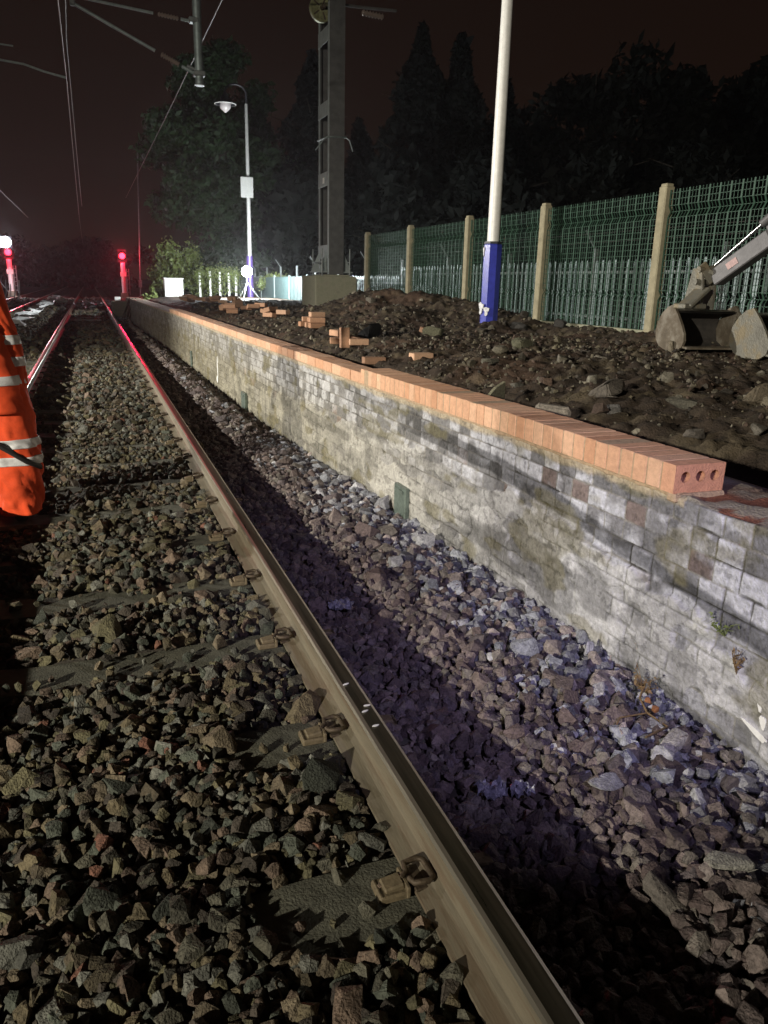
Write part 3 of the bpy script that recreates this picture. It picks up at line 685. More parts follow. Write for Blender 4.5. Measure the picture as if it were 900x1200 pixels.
t = thing('lamp_post', (5.3, 9.95, .5), 'white lamp post with a bright blue octagonal sleeve around its foot', 'lamp post', 'station lamp posts')
q = MB(); q.tube([(5.3, 9.95, .4), (5.3, 9.95, 3.2), (5.3, 9.95, 6.1)], [.088, .08, .066], 18); q.build('pole', M['white'], t)
q = MB(); q.tube([(5.3, 9.95, .45), (5.3, 9.95, 1.80), (5.3, 9.95, 1.83)], [.128, .128, .10], 8, smooth=False)
q.build('sleeve', M['blue'], t)
q = MB(); q.tube([(5.3, 9.95, 1.815), (5.3, 9.95, 1.845)], .125, 8, smooth=False); q.build('sleeve_rim', M['darkp'], t)
for (dx, dy, z, w, h) in ((-.127, -.01, .97, .1, .16), (-.09, -.09, .93, .07, .12), (-.126, .0, 1.72, .03, .12)):
    q = MB(); n = 14; a0 = math.atan2(dy, dx); vs = []
    for i in range(n):
        th = 2*math.pi*i/n; k = 1+.3*math.sin(3*th+z*7)+.15*math.sin(5*th); px = math.cos(th)*w/2*k; pz_ = math.sin(th)*h/2*k
        vs.append((5.3+dx*1.0-math.sin(a0)*px, 9.95+dy+math.cos(a0)*px, z+pz_))
    q.prism(vs, (0, 0, 0), (-math.cos(a0)*-.012, -math.sin(a0)*-.012, 0)); q.build('peeled_patch', M['peel'], t)
lantern(5.3, 9.95, 7.0, -1, t)
t = thing('lamp_post', (6.1, 32, .6), 'distant lamp post with a hooded lantern and small white station sign', 'lamp post', 'station lamp posts')
q = MB(); q.tube([(6.12, 32, .4), (6.13, 32, 4), (6.13, 32, 7.65)], [.085, .075, .06], 14); q.build('pole', M['greyp'], t)
q = MB(); q.tube([(6.12, 32, .4), (6.12, 32, 2.2)], .13, 10); q.build('sleeve', M['purple'], t)
lantern(6.13, 32, 8.0, -1, t)
q = MB(); q.box((6.06, 31.88, 4.72), (.48, .03, .74), bev=.004); sg = q.build('station_sign', M['greyp'], t)
q = MB(); q.box((6.06, 31.88, 4.27), (.48, .03, .15), bev=.004); q.build('sign_base', M['purple'], sg)
q = MB()
for z, w in ((4.83, .2), (4.66, .26)):
    for i in range(4): q.box((6.06-w/2+w*(i+.5)/4, 31.858, z), (w/4*.7, .006, .06 if i % 2 else .075))
q.build('sign_lettering', M['mastd'], sg)
# tripod work light beside it
t = thing('work_light', (5.4, 28.8, .62), 'dazzling white work light on a tripod at the foot of the distant lamp post', 'work light')
q = MB()
for a in (0, 2.1, 4.2): q.tube([(5.4+.45*math.cos(a), 28.8+.45*math.sin(a), .62), (5.4, 28.8, 1.2)], .018, 6)
q.tube([(5.4, 28.8, 1.1), (5.4, 28.8, 1.5)], .02, 8); q.build('tripod', M['galvd'], t)
q = MB(); q.lathe((5.4, 28.8, 1.58), [(.001, -.19), (.1, -.16), (.16, -.1), (.19, 0), (.16, .1), (.1, .16), (.001, .19)], 18); q.build('lamp_globe', M['lampon'], t)
lamp('work_light_beam', 'POINT', (5.4, 28.8, 1.58), 4200, (.90, .97, .98), .3)

# ------------------------------------------------------------------ fences
FX = 6.2; FP = [5.05, 7.6, 10.12, 12.55, 15.2, 17.85]
t = thing('mesh_fence', (FX, 7.6, .6), 'green welded mesh fence between square concrete posts', 'fence')
for y in FP[:]:
    q = MB(); q.box((FX, y, 1.5), (.125, .125, 1.74), bev=.012); q.box((FX, y, 2.38), (.1, .1, .04), bev=.015); q.build('fence_post', M['postc'], t)
def mesh_panel(ya, yb):
    q = MB(); ya += .07; yb -= .07; z0, z1 = .80, 2.33; n = int((yb-ya)/.05); x = FX+.0
    fold = lambda z: .03*max(0, 1-abs(z-2.1)/.06)+.03*max(0, 1-abs(z-1.2)/.05)
    for i in range(n+1):
        y = ya+(yb-ya)*i/n; w = .022 if i % 3 == 0 else .006
        zs = [z0, 1.15, 1.2, 1.25, 2.04, 2.1, 2.16, z1]
        for a, b in zip(zs[:-1], zs[1:]): q.beam((x+fold(a), y, a), (x+fold(b), y, b), .005, w, up=(1, 0, 0)) if False else q.add(
            [(x+fold(a)-.003, y-w/2, a), (x+fold(a)-.003, y+w/2, a), (x+fold(b)-.003, y+w/2, b), (x+fold(b)-.003, y-w/2, b),
             (x+fold(a)+.003, y-w/2, a), (x+fold(a)+.003, y+w/2, a), (x+fold(b)+.003, y+w/2, b), (x+fold(b)+.003, y-w/2, b)],
            [(0, 1, 2, 3), (7, 6, 5, 4), (0, 4, 5, 1), (2, 6, 7, 3), (1, 5, 6, 2), (0, 3, 7, 4)])
    z = z0
    while z < z1: q.box((x+fold(z)+.006, (ya+yb)/2, z), (.006, yb-ya, .006)); z += .065
    q.build('mesh_panel', M['green'], t)
    q = MB(); q.box((x, (ya+yb)/2, .70), (.06, yb-ya, .2), bev=.01); q.build('gravel_board', M['concrete'], t)
for a, b in zip(FP[:-1], FP[1:]): mesh_panel(a, b)
PXF = 7.4
t = thing('palisade_fence', (PXF, 8, .6), 'lower grey palisade fence seen through the green mesh and running on past the mast', 'fence')
y = 5.2; k = 0
while y < 48:
    q = MB(); n = 17; ztop = 1.68 if y < 17 else 1.47
    for i in range(n):
        yy_ = y+.12+i*.154; q.prism([(PXF, yy_-.034, .66), (PXF, yy_+.034, .66), (PXF, yy_+.034, ztop-.05), (PXF, yy_+.012, ztop), (PXF, yy_-.012, ztop), (PXF, yy_-.034, ztop-.05)], (0, 0, 0), (.006, 0, 0))
        q.box((PXF-.008, yy_, (.66+ztop)/2-.03), (.012, .014, ztop-.75))
    q.build('pale_panel', M['galv'], t)
    q = MB()
    for z in (.85, ztop-.18): q.box((PXF+.03, y+1.36, z), (.035, 2.7, .045))
    q.build('fence_rail', M['galvd'], t)
    q = MB(); q.box((PXF+.06, y, 1.2), (.06, .06, 1.3)); 
    if k % 2 == 0: q.beam((PXF+.06, y, 1.82), (PXF-.15, y+.0, 2.12), .04, .02)
    q.build('fence_post', M['galvd'], t); y += 2.72; k += 1
for j, (xx, zz) in enumerate(((PXF+.0, 1.93), (PXF-.1, 2.05))):
    q = MB(); q.tube([(xx, 5, zz), (xx, 18, zz+.02)], .004, 5); q.build('barbed_strand', M['wire'], t)
# dark teal site hoarding and hung ivy beyond the mast, by the work light
t = thing('panel_fence', (7.1, 34, .6), 'low teal site panel fence lit by the distant work light', 'fence')
for i in range(6):
    y = 26.5+i*2.6; x = 7.05
    q = MB(); q.box((x, y+1.3, 1.0), (.03, 2.5, .86), bev=.005); 
    for j in range(12): q.box((x-.02, y+.15+j*.21, 1.0), (.02, .05, .84))
    q.build('fence_panel', mat('teal_panel', (.04, .065, .065), .6, .1, var=.25, scale=8) if i == 0 else bpy.data.materials['teal_panel'], t)
    q = MB(); q.box((x-.01, y, 1.02), (.07, .07, .95)); q.build('fence_post', M['galv'], t)

# ------------------------------------------------------------------ foliage
def leaves(n, fn, size, sq=1.0):
    """n leaf quads; fn(n)->centres (m,3)"""
    P = fn(n); m = len(P); a = rng.normal(size=(m, 3)); a /= np.linalg.norm(a, axis=1)[:, None]; b = np.cross(a, rng.normal(size=(m, 3))); b /= np.linalg.norm(b, axis=1)[:, None]
    s = size*rng.lognormal(0, .3, (m, 1)); 
    V = np.stack([P-a*s, P+b*s*.45, P+a*s, P-b*s*.45], 1).reshape(-1, 3); return V, np.arange(4*m).reshape(m, 4)
def crown(name, parent, n, fn, size, m):
    V, Fq = leaves(n, fn, size); o = npmesh(name, V-np.array(parent.location), Fq, m, smooth=False, parent=parent); return o
def tree(x, y, h, r, kind, label, leafm='leaf_unlit', n=9000, z0=.2, size=.14, group='trees beyond the fence', seed=1):
    t = thing('conifer_tree' if kind == 'c' else 'broadleaf_tree', (x, y, z0), label, 'tree', group)
    q = MB(); q.tube([(x, y, z0-.3), (x+.1, y, z0+h*.45), (x, y, z0+h*.95)], [.22+h*.01, .14, .03], 8)
    rr_ = random.Random(seed)
    for i in range(9):
        a = rr_.uniform(0, 6.28); zz = z0+h*rr_.uniform(.25, .8); L = r*rr_.uniform(.4, .8); q.tube([(x, y, zz), (x+L*.5*math.cos(a), y+L*.5*math.sin(a), zz+.3*L), (x+L*math.cos(a), y+L*math.sin(a), zz+.45*L)], [.07, .05, .02], 5)
    q.build('trunk', M['bark'], t)
    if kind == 'c':
        def fn(n):
            u = rng.random(n)**.8; zz = .04+.96*u; tier = .62+.38*np.abs(np.sin(zz*h*1.1+seed)); a = rng.random(n)*6.283
            lump = .45+.95*noise(a*1.3+seed, zz*7, seed); R_ = r*(1-zz)**.75*tier*lump*(rng.random(n)**.45)
            return np.stack([x+R_*np.cos(a), y+R_*np.sin(a), z0+zz*h-R_*.15], -1)
    else:
        cl = [(rr_.gauss(0, .38)*r, rr_.gauss(0, .38)*r, rr_.uniform(.06, .93)) for _ in range(70)]; cl = np.array(cl)
        def fn(n):
            k = rng.integers(0, len(cl), n); c_ = cl[k]; v = rng.normal(size=(n, 3)); v /= np.linalg.norm(v, axis=1)[:, None]; rad = (.42*r*(1.15-.5*c_[:, 2])*rng.random(n)**.55*(.75+.5*_h(k, k*0+7, 0, seed)))[:, None]
            taper = np.where(c_[:, 2] > .75, .55, 1.0)
            return np.stack([x+c_[:, 0]*taper, y+c_[:, 1]*taper, z0+c_[:, 2]*h], -1)+v*rad*np.array([1, 1, .8])
    crown('crown', t, n, fn, size, M[leafm]); return t
tree(6.6, 46, 13.2, 3.3, 'b', 'tall tree lit dull green above the white cabinet and red signal', 'leaf', 42000, .2, .15, seed=3)
tree(9.6, 50, 12.6, 3.0, 'b', 'dark green tree just behind the distant lamp post', 'leaf', 24000, .2, .16, seed=5)
tree(13.6, 50, 14.2, 4.6, 'c', 'black conifer rising directly behind the steel mast', 'leaf_unlit', 12000, .2, .2, seed=6)
tree(17.2, 52, 11.2, 3.8, 'c', 'short black conifer between the mast and the twin tall tips', 'leaf_unlit', 8000, .2, .2, seed=16)
tree(18.6, 45, 14.9, 5.0, 'c', 'black conifer, left one of the twin tall tips left of the white pole', 'leaf_unlit', 12000, .2, .2, seed=7)
tree(21.0, 45, 14.7, 4.4, 'c', 'black conifer, right one of the twin tall tips left of the white pole', 'leaf_unlit', 12000, .2, .2, seed=8)
tree(24.6, 46, 12.9, 4.6, 'c', 'black conifer whose tip is crossed by the tall white pole', 'leaf_unlit', 10000, .2, .2, seed=9)
tree(29.5, 44, 14.3, 5.5, 'b', 'broad black tree crown just right of the tall white pole', 'leaf_unlit', 16000, .2, .3, seed=10)
tree(35.5, 43, 14.4, 5.2, 'b', 'broad black tree crown high above the middle of the green fence', 'leaf_unlit', 16000, .2, .3, seed=11)
tree(41.0, 41, 15.4, 5.6, 'b', 'broad black tree crown at the upper right edge', 'leaf_unlit', 16000, .2, .3, seed=12)
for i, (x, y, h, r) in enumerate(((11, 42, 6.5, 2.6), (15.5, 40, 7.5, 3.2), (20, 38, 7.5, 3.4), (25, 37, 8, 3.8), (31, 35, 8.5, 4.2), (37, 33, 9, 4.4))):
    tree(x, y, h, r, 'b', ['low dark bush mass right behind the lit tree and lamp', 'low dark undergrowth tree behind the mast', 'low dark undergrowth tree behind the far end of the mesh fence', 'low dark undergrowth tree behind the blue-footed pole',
        'low dark undergrowth tree behind the middle fence posts', 'low dark undergrowth tree behind the digger arm'][i], 'leaf_unlit', 9000, .2, .28, group='undergrowth behind the fence', seed=20+i)
tree(1.0, 135, 7, 6, 'b', 'black tree mass at the end of the tracks beyond the red signal', 'leaf_unlit', 7000, -.4, .4, seed=31, group='trees at the end of the tracks')
tree(-12, 140, 7, 7, 'b', 'black tree mass beyond the left signal', 'leaf_unlit', 7000, -.4, .4, seed=32, group='trees at the end of the tracks')
def shrub(x, y, h, r, label, m='leafp', n=2500, size=.07, z0=.55, group=None, name='shrub', cat='shrub'):
    t = thing(name, (x, y, z0), label, cat, group); q = MB()
    for i in range(6):
        a = i*1.05; q.tube([(x, y, z0-.15), (x+.35*r*math.cos(a), y+.35*r*math.sin(a), z0+h*.5), (x+.7*r*math.cos(a), y+.7*r*math.sin(a), z0+h*.85)], [.025, .018, .006], 5)
    q.build('stem', M['bark'], t)
    cl = np.stack([rng.normal(0, .4*r, 16), rng.normal(0, .4*r, 16), rng.uniform(.25, .9, 16)*h], -1)
    def fn(n):
        k = rng.integers(0, 16, n); v = rng.normal(size=(n, 3)); return np.array([x, y, z0])+cl[k]+v*np.array([.16*r, .16*r, .12*h])
    crown('foliage', t, n, fn, size, M[m]); return t
shrub(3.75, 38, 2.5, 1.3, 'pale lit bush standing over the white cabinet', n=5200, size=.085, z0=.1)
shrub(4.9, 36.5, 1.5, .8, 'bright leafy bush just right of the white cabinet', n=2500, z0=.1)
shrub(2.6, 33.6, .75, .45, 'small yellow-green bush at the foot of the white cabinet', n=900, z0=.15)
for i, (x, y, h) in enumerate(((4.55, 35.3, 1.25), (4.95, 35.0, 1.32), (5.3, 34.6, 1.3), (5.62, 34.2, 1.28), (5.95, 34.4, 1.2))):
    t = thing('ivy_post', (x, y, .3), ['ivy topped white post nearest the white cabinet', 'second ivy topped white post from the cabinet', 'middle one of the ivy topped white posts', 'fourth ivy topped white post from the cabinet', 'ivy topped white post nearest the dazzling work light'][i], 'post', 'ivy topped posts by the work light')
    q = MB(); q.box((x, y, .3+h/2), (.09, .09, h), bev=.01); q.build('post_shaft', M['white'], t)
    crown('ivy', t, 420, lambda n, x=x, y=y, h=h: np.array([x, y, .3+h])+rng.normal(size=(n, 3))*np.array([.13, .13, .13])-np.array([0, 0, 1])*rng.random((n, 1))**3*.8, .045, M['leafp'])
shrub(7.6, 33.6, 1.1, .7, 'low leafy bush lit through the panel fence right of the work light', n=1500, z0=.4)

# ------------------------------------------------------------------ cabinet, signals, left floodlight
t = thing('white_cabinet', (3.23, 33, .5), 'white lineside cabinet at the far end of the platform', 'cabinet')
q = MB(); q.box((3.23, 33.2, .86), (.72, .5, .82), bev=.015); q.build('cabinet_body', M['white'], t)
q = MB(); q.box((3.23, 33.2, 1.285), (.78, .55, .035), bev=.01); q.build('cabinet_lid', M['white'], t)
q = MB(); q.box((3.23, 32.955, .86), (.62, .015, .7), bev=.004); dd = q.build('cabinet_door', M['white'], t)
q = MB(); q.box((3.47, 32.94, .86), (.03, .02, .1)); q.build('handle', M['darkp'], dd)
q = MB(); q.box((3.23, 33.2, .45), (.6, .4, .3)); q.build('cabinet_base', M['concrete'], t)
def signal(x, label, lean):
    y = 60; t = thing('red_signal', (x, y, -.2), label, 'signal', 'red signals')
    q = MB(); q.box((x, y, 0), (.5, .5, .5), bev=.02); q.build('signal_base', M['concrete'], t)
    q = MB(); q.tube([(x, y, .1), (x, y, 2.3)], .16, 12); q.box((x, y, 1.5), (.40, .3, .3), bev=.02); q.build('signal_post', M['white'], t)
    q = MB(); q.tube([(x+.22, y-.1, .1), (x+.22, y-.1, 1.9)], .03, 6); q.tube([(x+.38, y, .1), (x+.38, y, 1.9)], .03, 6)
    for k in range(6): q.beam((x+.2, y-.05, .3+k*.28), (x+.4, y-.05, .3+k*.28), .03, .03)
    q.build('ladder', M['galv'], t)
    q = MB(); q.box((x, y+.12, 2.75), (.62, .22, .95), bev=.06); q.build('signal_head', M['black'], t)
    q = MB(); q.tube([(x, y+.02, 2.75), (x, y-.20, 2.75)], .24, 16, caps=False); q.build('signal_hood', M['black'], t)
    q = MB(); q.lathe((x, y+.0, 2.75), [(.001, -.07), (.14, -.05), (.21, 0), (.21, .01)], 20, axis='Y'); q.build('red_lens', M['redon'], t)
    lamp('red_signal_glow', 'SPOT', (x, y-.34, 2.75), 4500 if x > 0 else 2000, (1, .02, .07), .12, (x*.25, 0, .0), 15, 1.0)
    lamp('red_signal_halo', 'POINT', (x, y-.6, 2.75), 350, (1, .02, .05), .12)
signal(2.38, 'red signal glowing on a white post just left of the platform end', 0)
signal(-4.92, 'red signal glowing at the left edge below the white floodlight', 0)
t = thing('floodlight_tower', (-5.5, 58, -.2), 'dazzling white floodlight beside the left red signal', 'floodlight')
q = MB(); q.tube([(-5.5, 58, -.3), (-5.5, 58, 3.2)], .05, 8)
for a in (.3, 2.4, 4.5): q.tube([(-5.5+.8*math.cos(a), 58+.8*math.sin(a), -.25), (-5.5, 58, 1.0)], .03, 6)
q.build('tower_mast', M['galv'], t)
q = MB(); q.box((-5.2, 58.1, 3.32), (1.5, .16, .75), bev=.02); q.build('housing', M['darkp'], t)
for dx in (-.36, .36):
    q = MB(); q.lathe((-5.2+dx, 58.0, 3.32), [(.001, -.05), (.22, -.04), (.33, 0), (.33, .03)], 20, axis='Y'); q.build('lamp_face', M['lampon'], t)
lamp('floodlight_tower_beam', 'POINT', (-5.4, 57.6, 3.35), 900, (.90, .88, 1), .15)
# rows of pale cable stubs in front of it
t = thing('cable_rack', (-5.1, 52, -.2), 'row of bent pale cable ends standing below the left signal', 'cables')
for i in range(10):
    q = MB(); x = -6.0+i*.24; q.tube([(x-.35, 52, -.2), (x-.15, 52, -.08), (x-.03, 52.1, .25), (x, 52.1, .75 if i % 3 else 1.0)], .035, 6); q.build('cable_end', M['galv'], t)
t = thing('thin_pole', (3.7, 60, -.2), 'very thin dark pole standing right of the red signal', 'pole'); q = MB(); q.tube([(3.45, 60, -.3), (3.9, 60, 10.2)], .05, 8); q.build('pole_shaft', M['galvd'], t)
q = MB(); q.box((3.5, 60, .9), (.2, .2, .5)); q.build('pole_box', M['galvd'], t)

# white plastic strip twisting along between the tracks
def strip(pts, w, name, label, m, cat, seed=0):
    rr_ = random.Random(seed); V = []; n = len(pts)
    for i, p in enumerate(pts):
        a = i*.55+rr_.uniform(-.2, .2); ww = w*rr_.uniform(.6, 1.2); V += [(p[0]-ww*math.cos(a), p[1]-ww*.4, p[2]+ww*math.sin(a)*.8), (p[0]+ww*math.cos(a), p[1]+ww*.4, p[2]-ww*math.sin(a)*.8), (p[0]+ww*math.cos(a), p[1]+ww*.4, p[2]-ww*math.sin(a)*.8+.012), (p[0]-ww*math.cos(a), p[1]-ww*.4, p[2]+ww*math.sin(a)*.8+.012)]
    q = MB(); q.add(V, [(i*4+j, i*4+(j+1) % 4, i*4+4+(j+1) % 4, i*4+4+j) for i in range(n-1) for j in range(4)]); return tag(q.build(name, m, loc=pts[0]), label, cat)
rq = random.Random(5); pts = []
for i in range(110):
    y = 20.5+i*.30; pts.append((-1.78+.24*math.sin(y*1.9)+.08*rq.uniform(-1, 1), y, .03+.11*abs(math.sin(y*1.25))+.04*rq.random()))
strip(pts, .07, 'plastic_sheeting', 'crumpled white plastic sheeting strip lying along the gap between the two tracks', M['plastic'], 'plastic sheeting', 3)
t = thing('cable_coil', (-.3, 40, -.1), 'loops of dark cable lying between the rails far up the near track', 'cable')
for k, (x, y) in enumerate(((-.45, 40), (.05, 38), (.35, 41), (-.1, 43))):
    q = MB(); q.tube([(x+.22*math.cos(a*.5), y+1.1*math.sin(a*.5), -.08+.16*abs(math.sin(a*.31+k))) for a in range(14)], .035, 6); q.build('cable_loop', M['galvd'], t)
t = thing('track_board', (0, 27.8, -.15), 'pale flat board lying across the near track', 'board'); q = MB(); q.box((-.15, 27.8, -.10), (1.0, .12, .06), bev=.01); q.box((-.05, 29.4, -.10), (.8, .1, .06), bev=.01); q.build('plank', M['galvd'], t)
t = thing('timber_stack', (1.4, 29.2, .1), 'dark timbers leaning against the far end of the platform wall', 'timber')
for k in range(3):
    q = MB(); q.beam((1.02+k*.10, 29.0-k*.04, -.2), (1.36+k*.10, 29.2-k*.04, .58), .07, .05); q.build('timber_length', M['timber'], t)
t = thing('marker_block', (1.0, 28.7, .5), 'small white block resting on the low far end return', 'block'); q = MB(); q.box((.98, 30.55, .53), (.2, .12, .14), bev=.01); q.build('block_body', M['white'], t)

# ------------------------------------------------------------------ excavator (bucket and dipper in view, machine to the right)
ex = thing('mini_excavator', (5.9, 2.3, .6), 'mini excavator reaching in from the right edge with its worn bucket on the soil', 'excavator')
def bucket_mesh(name, parent, c, yaw, w, s, mo_, mi_, tilt=0):
    """open bucket: curved back shell and two side cheeks, mouth towards local -y"""
    prof = [(-.02, .40), (.20, .42), (.33, .33), (.38, .18), (.34, .04), (.22, -.02), (.0, -.03), (-.22, .0)]
    Rz = Matrix.Rotation(yaw, 3, 'Z') @ Matrix.Rotation(tilt, 3, 'X'); tf = lambda x, y, z: Rz @ Vector((x*w, y*s, z*s))+Vector(c)
    sh = MB(); n = len(prof); inn = [(y-.0 if y > 0 else y, z) for y, z in prof]
    def off(i):
        y, z = prof[i]; v = Vector((.08-y, .2-z)); v.normalize(); return (y+v.x*.02, z+v.y*.02)
    O = [[tf(x, *prof[i]) for i in range(n)] for x in (-.5, .5)]; I = [[tf(x, *off(i)) for i in range(n)] for x in (-.48, .48)]
    vs = O[0]+O[1]; sh.add(vs, [(i, i+1, n+i+1, n+i) for i in range(n-1)], 0, None, True)
    vs = I[0]+I[1]; sh.add(vs, [(i, i+1, n+i+1, n+i) for i in range(n-1)], 1, None, True)
    b = sh.build(name, [mo_, mi_], parent) if parent is not None else sh.build(name, [mo_, mi_])
    for x in (-.5, .5):
        q = MB(); side = [(.06, .47), (.17, .44), (.27, .37), (.345, .27), (.375, .16), (.35, .06), (.27, -.01), (.15, -.045), (.0, -.05), (-.12, -.04), (-.21, .01), (-.24, .08), (-.22, .16), (-.15, .26), (-.05, .37)]
        ps = [tf(x-.012, y, z) for y, z in side]; q.prism(ps, (0, 0, 0), Rz @ Vector((.024*w*1.5, 0, 0)), 0)
        sp = q.build('side_cheek', [mo_], parent if parent is not None else None)
    q = MB(); q.prism([tf(-.5, -.30, -.01), tf(.5, -.30, -.01), tf(.5, -.2, .0), tf(-.5, -.2, .0)], (0, 0, 0), (0, 0, .018)); q.build('cutting_edge', mo_, parent)
    return b
bucket_mesh('bucket', ex, (5.56, 6.02, .745), -.15, .66, .82, M['bucket'], M['bucketin'])
q = MB()
for dx in (-.07, .07):
    q.prism([(5.50+dx, 5.98, 1.09), (5.50+dx, 6.22, 1.09), (5.50+dx, 6.2, 1.22), (5.48+dx, 6.12, 1.46), (5.48+dx, 6.0, 1.46), (5.47+dx, 5.95, 1.28)], (0, 0, 0), (.022, 0, 0))
q.box((5.36, 6.0, 1.2), (.26, .18, .04), Matrix.Rotation(-.7, 3, 'Y'), bev=.01); q.box((5.34, 6.02, 1.12), (.26, .16, .05), bev=.01)
q.build('bucket_hanger', M['bucketg'], ex)
q = MB(); q.tube([(5.37, 6.03, 1.34), (5.62, 6.03, 1.34)], .028, 10); q.tube([(5.37, 6.0, 1.45), (5.6, 6.0, 1.47)], .028, 10); q.beam((5.42, 6.02, 1.46), (5.60, 5.9, 1.38), .05, .05, bev=.01); q.beam((5.40, 6.0, 1.50), (5.52, 5.96, 1.34), .03, .08, bev=.01); q.build('bucket_link', M['bucketg'], ex)
a0, a1 = Vector((5.56, 5.98, 1.37)), Vector((5.86, 4.9, 2.16))
q = MB(); q.beam(a0, a0.lerp(a1, .45), .15, .15, bev=.01); q.beam(a0.lerp(a1, .45), a1, .15, .20, bev=.01); q.build('dipper_arm', M['arm'], ex)
q = MB(); dv = (a1-a0).normalized(); sd = dv.cross(Vector((0, 0, 1))).normalized(); up = sd.cross(dv)
q2 = MB(); cpt = a0.lerp(a1, .17)
for s_ in (-1, 1): q2.beam(cpt+sd*.078*s_-dv*.055, cpt+sd*.078*s_+dv*.055, .004, .06)
q2.build('arm_decal', M['decal'], ex)
q.tube([a0.lerp(a1, .42)+up*.165, a0.lerp(a1, .80)+up*.21], .038, 12); q.build('cylinder_barrel', M['arm'], ex)
q = MB(); q.tube([a0-dv*.04+up*.10, a0.lerp(a1, .44)+up*.165], .016, 10); q.build('cylinder_rod', M['chrome'], ex)
for k_, o_ in enumerate((.0, .03)):
    q = MB(); q.tube([a0.lerp(a1, .36)+up*.09+sd*(-.09-o_), a0.lerp(a1, .40)+up*.05+sd*(-.11-o_), a0.lerp(a1, .50)+up*.08+sd*(-.12-o_), a0.lerp(a1, .55)+up*.22+sd*(-.09-o_), a0.lerp(a1, .60)+up*.30+sd*(-.03), a0.lerp(a1, .72)+up*.26, a1+up*.15], .015, 8); q.build('hydraulic_hose', M['rubber'], ex)
b1, b2 = Vector((6.05, 3.6, 2.75)), Vector((5.85, 2.9, 1.3)); q = MB(); q.beam(a1+Vector((0, .1, .02)), b1, .18, .22, bev=.02); q.beam(b1, b2, .18, .28, bev=.02); q.build('boom', M['arm'], ex)
q = MB(); q.box((5.9, 2.0, 1.35), (1.2, 1.5, .55), bev=.08); q.box((5.9, 1.45, 1.75), (1.15, .5, .5), bev=.1); q.build('engine_body', M['cab'], ex)
q = MB()
for xx in (5.35, 6.45):
    for yy in (1.7, 2.6): q.beam((xx, yy, 1.6), (xx, yy, 2.9), .06, .06)
q.box((5.9, 2.15, 2.93), (1.2, 1.1, .07), bev=.03); q.build('cab_frame', M['darkp'], ex)
for xx in (5.35, 6.45):
    q = MB(); q.tube([(xx, 1.1, .85), (xx, 1.25, 1.06), (xx, 2.9, 1.06), (xx, 3.1, .85), (xx, 2.9, .64), (xx, 1.25, .64), (xx, 1.1, .85)], .06, 6, sx=2.2); q.build('crawler_track', M['rubber'], ex)
bk = thing('spare_bucket', (5.75, 5.3, .7), 'spare pale steel bucket standing on the soil at the right edge', 'bucket')
bucket_mesh('bucket_shell', bk, (5.93, 5.45, .72), -.1, .6, .86, M['bucketg'], M['bucketin'])

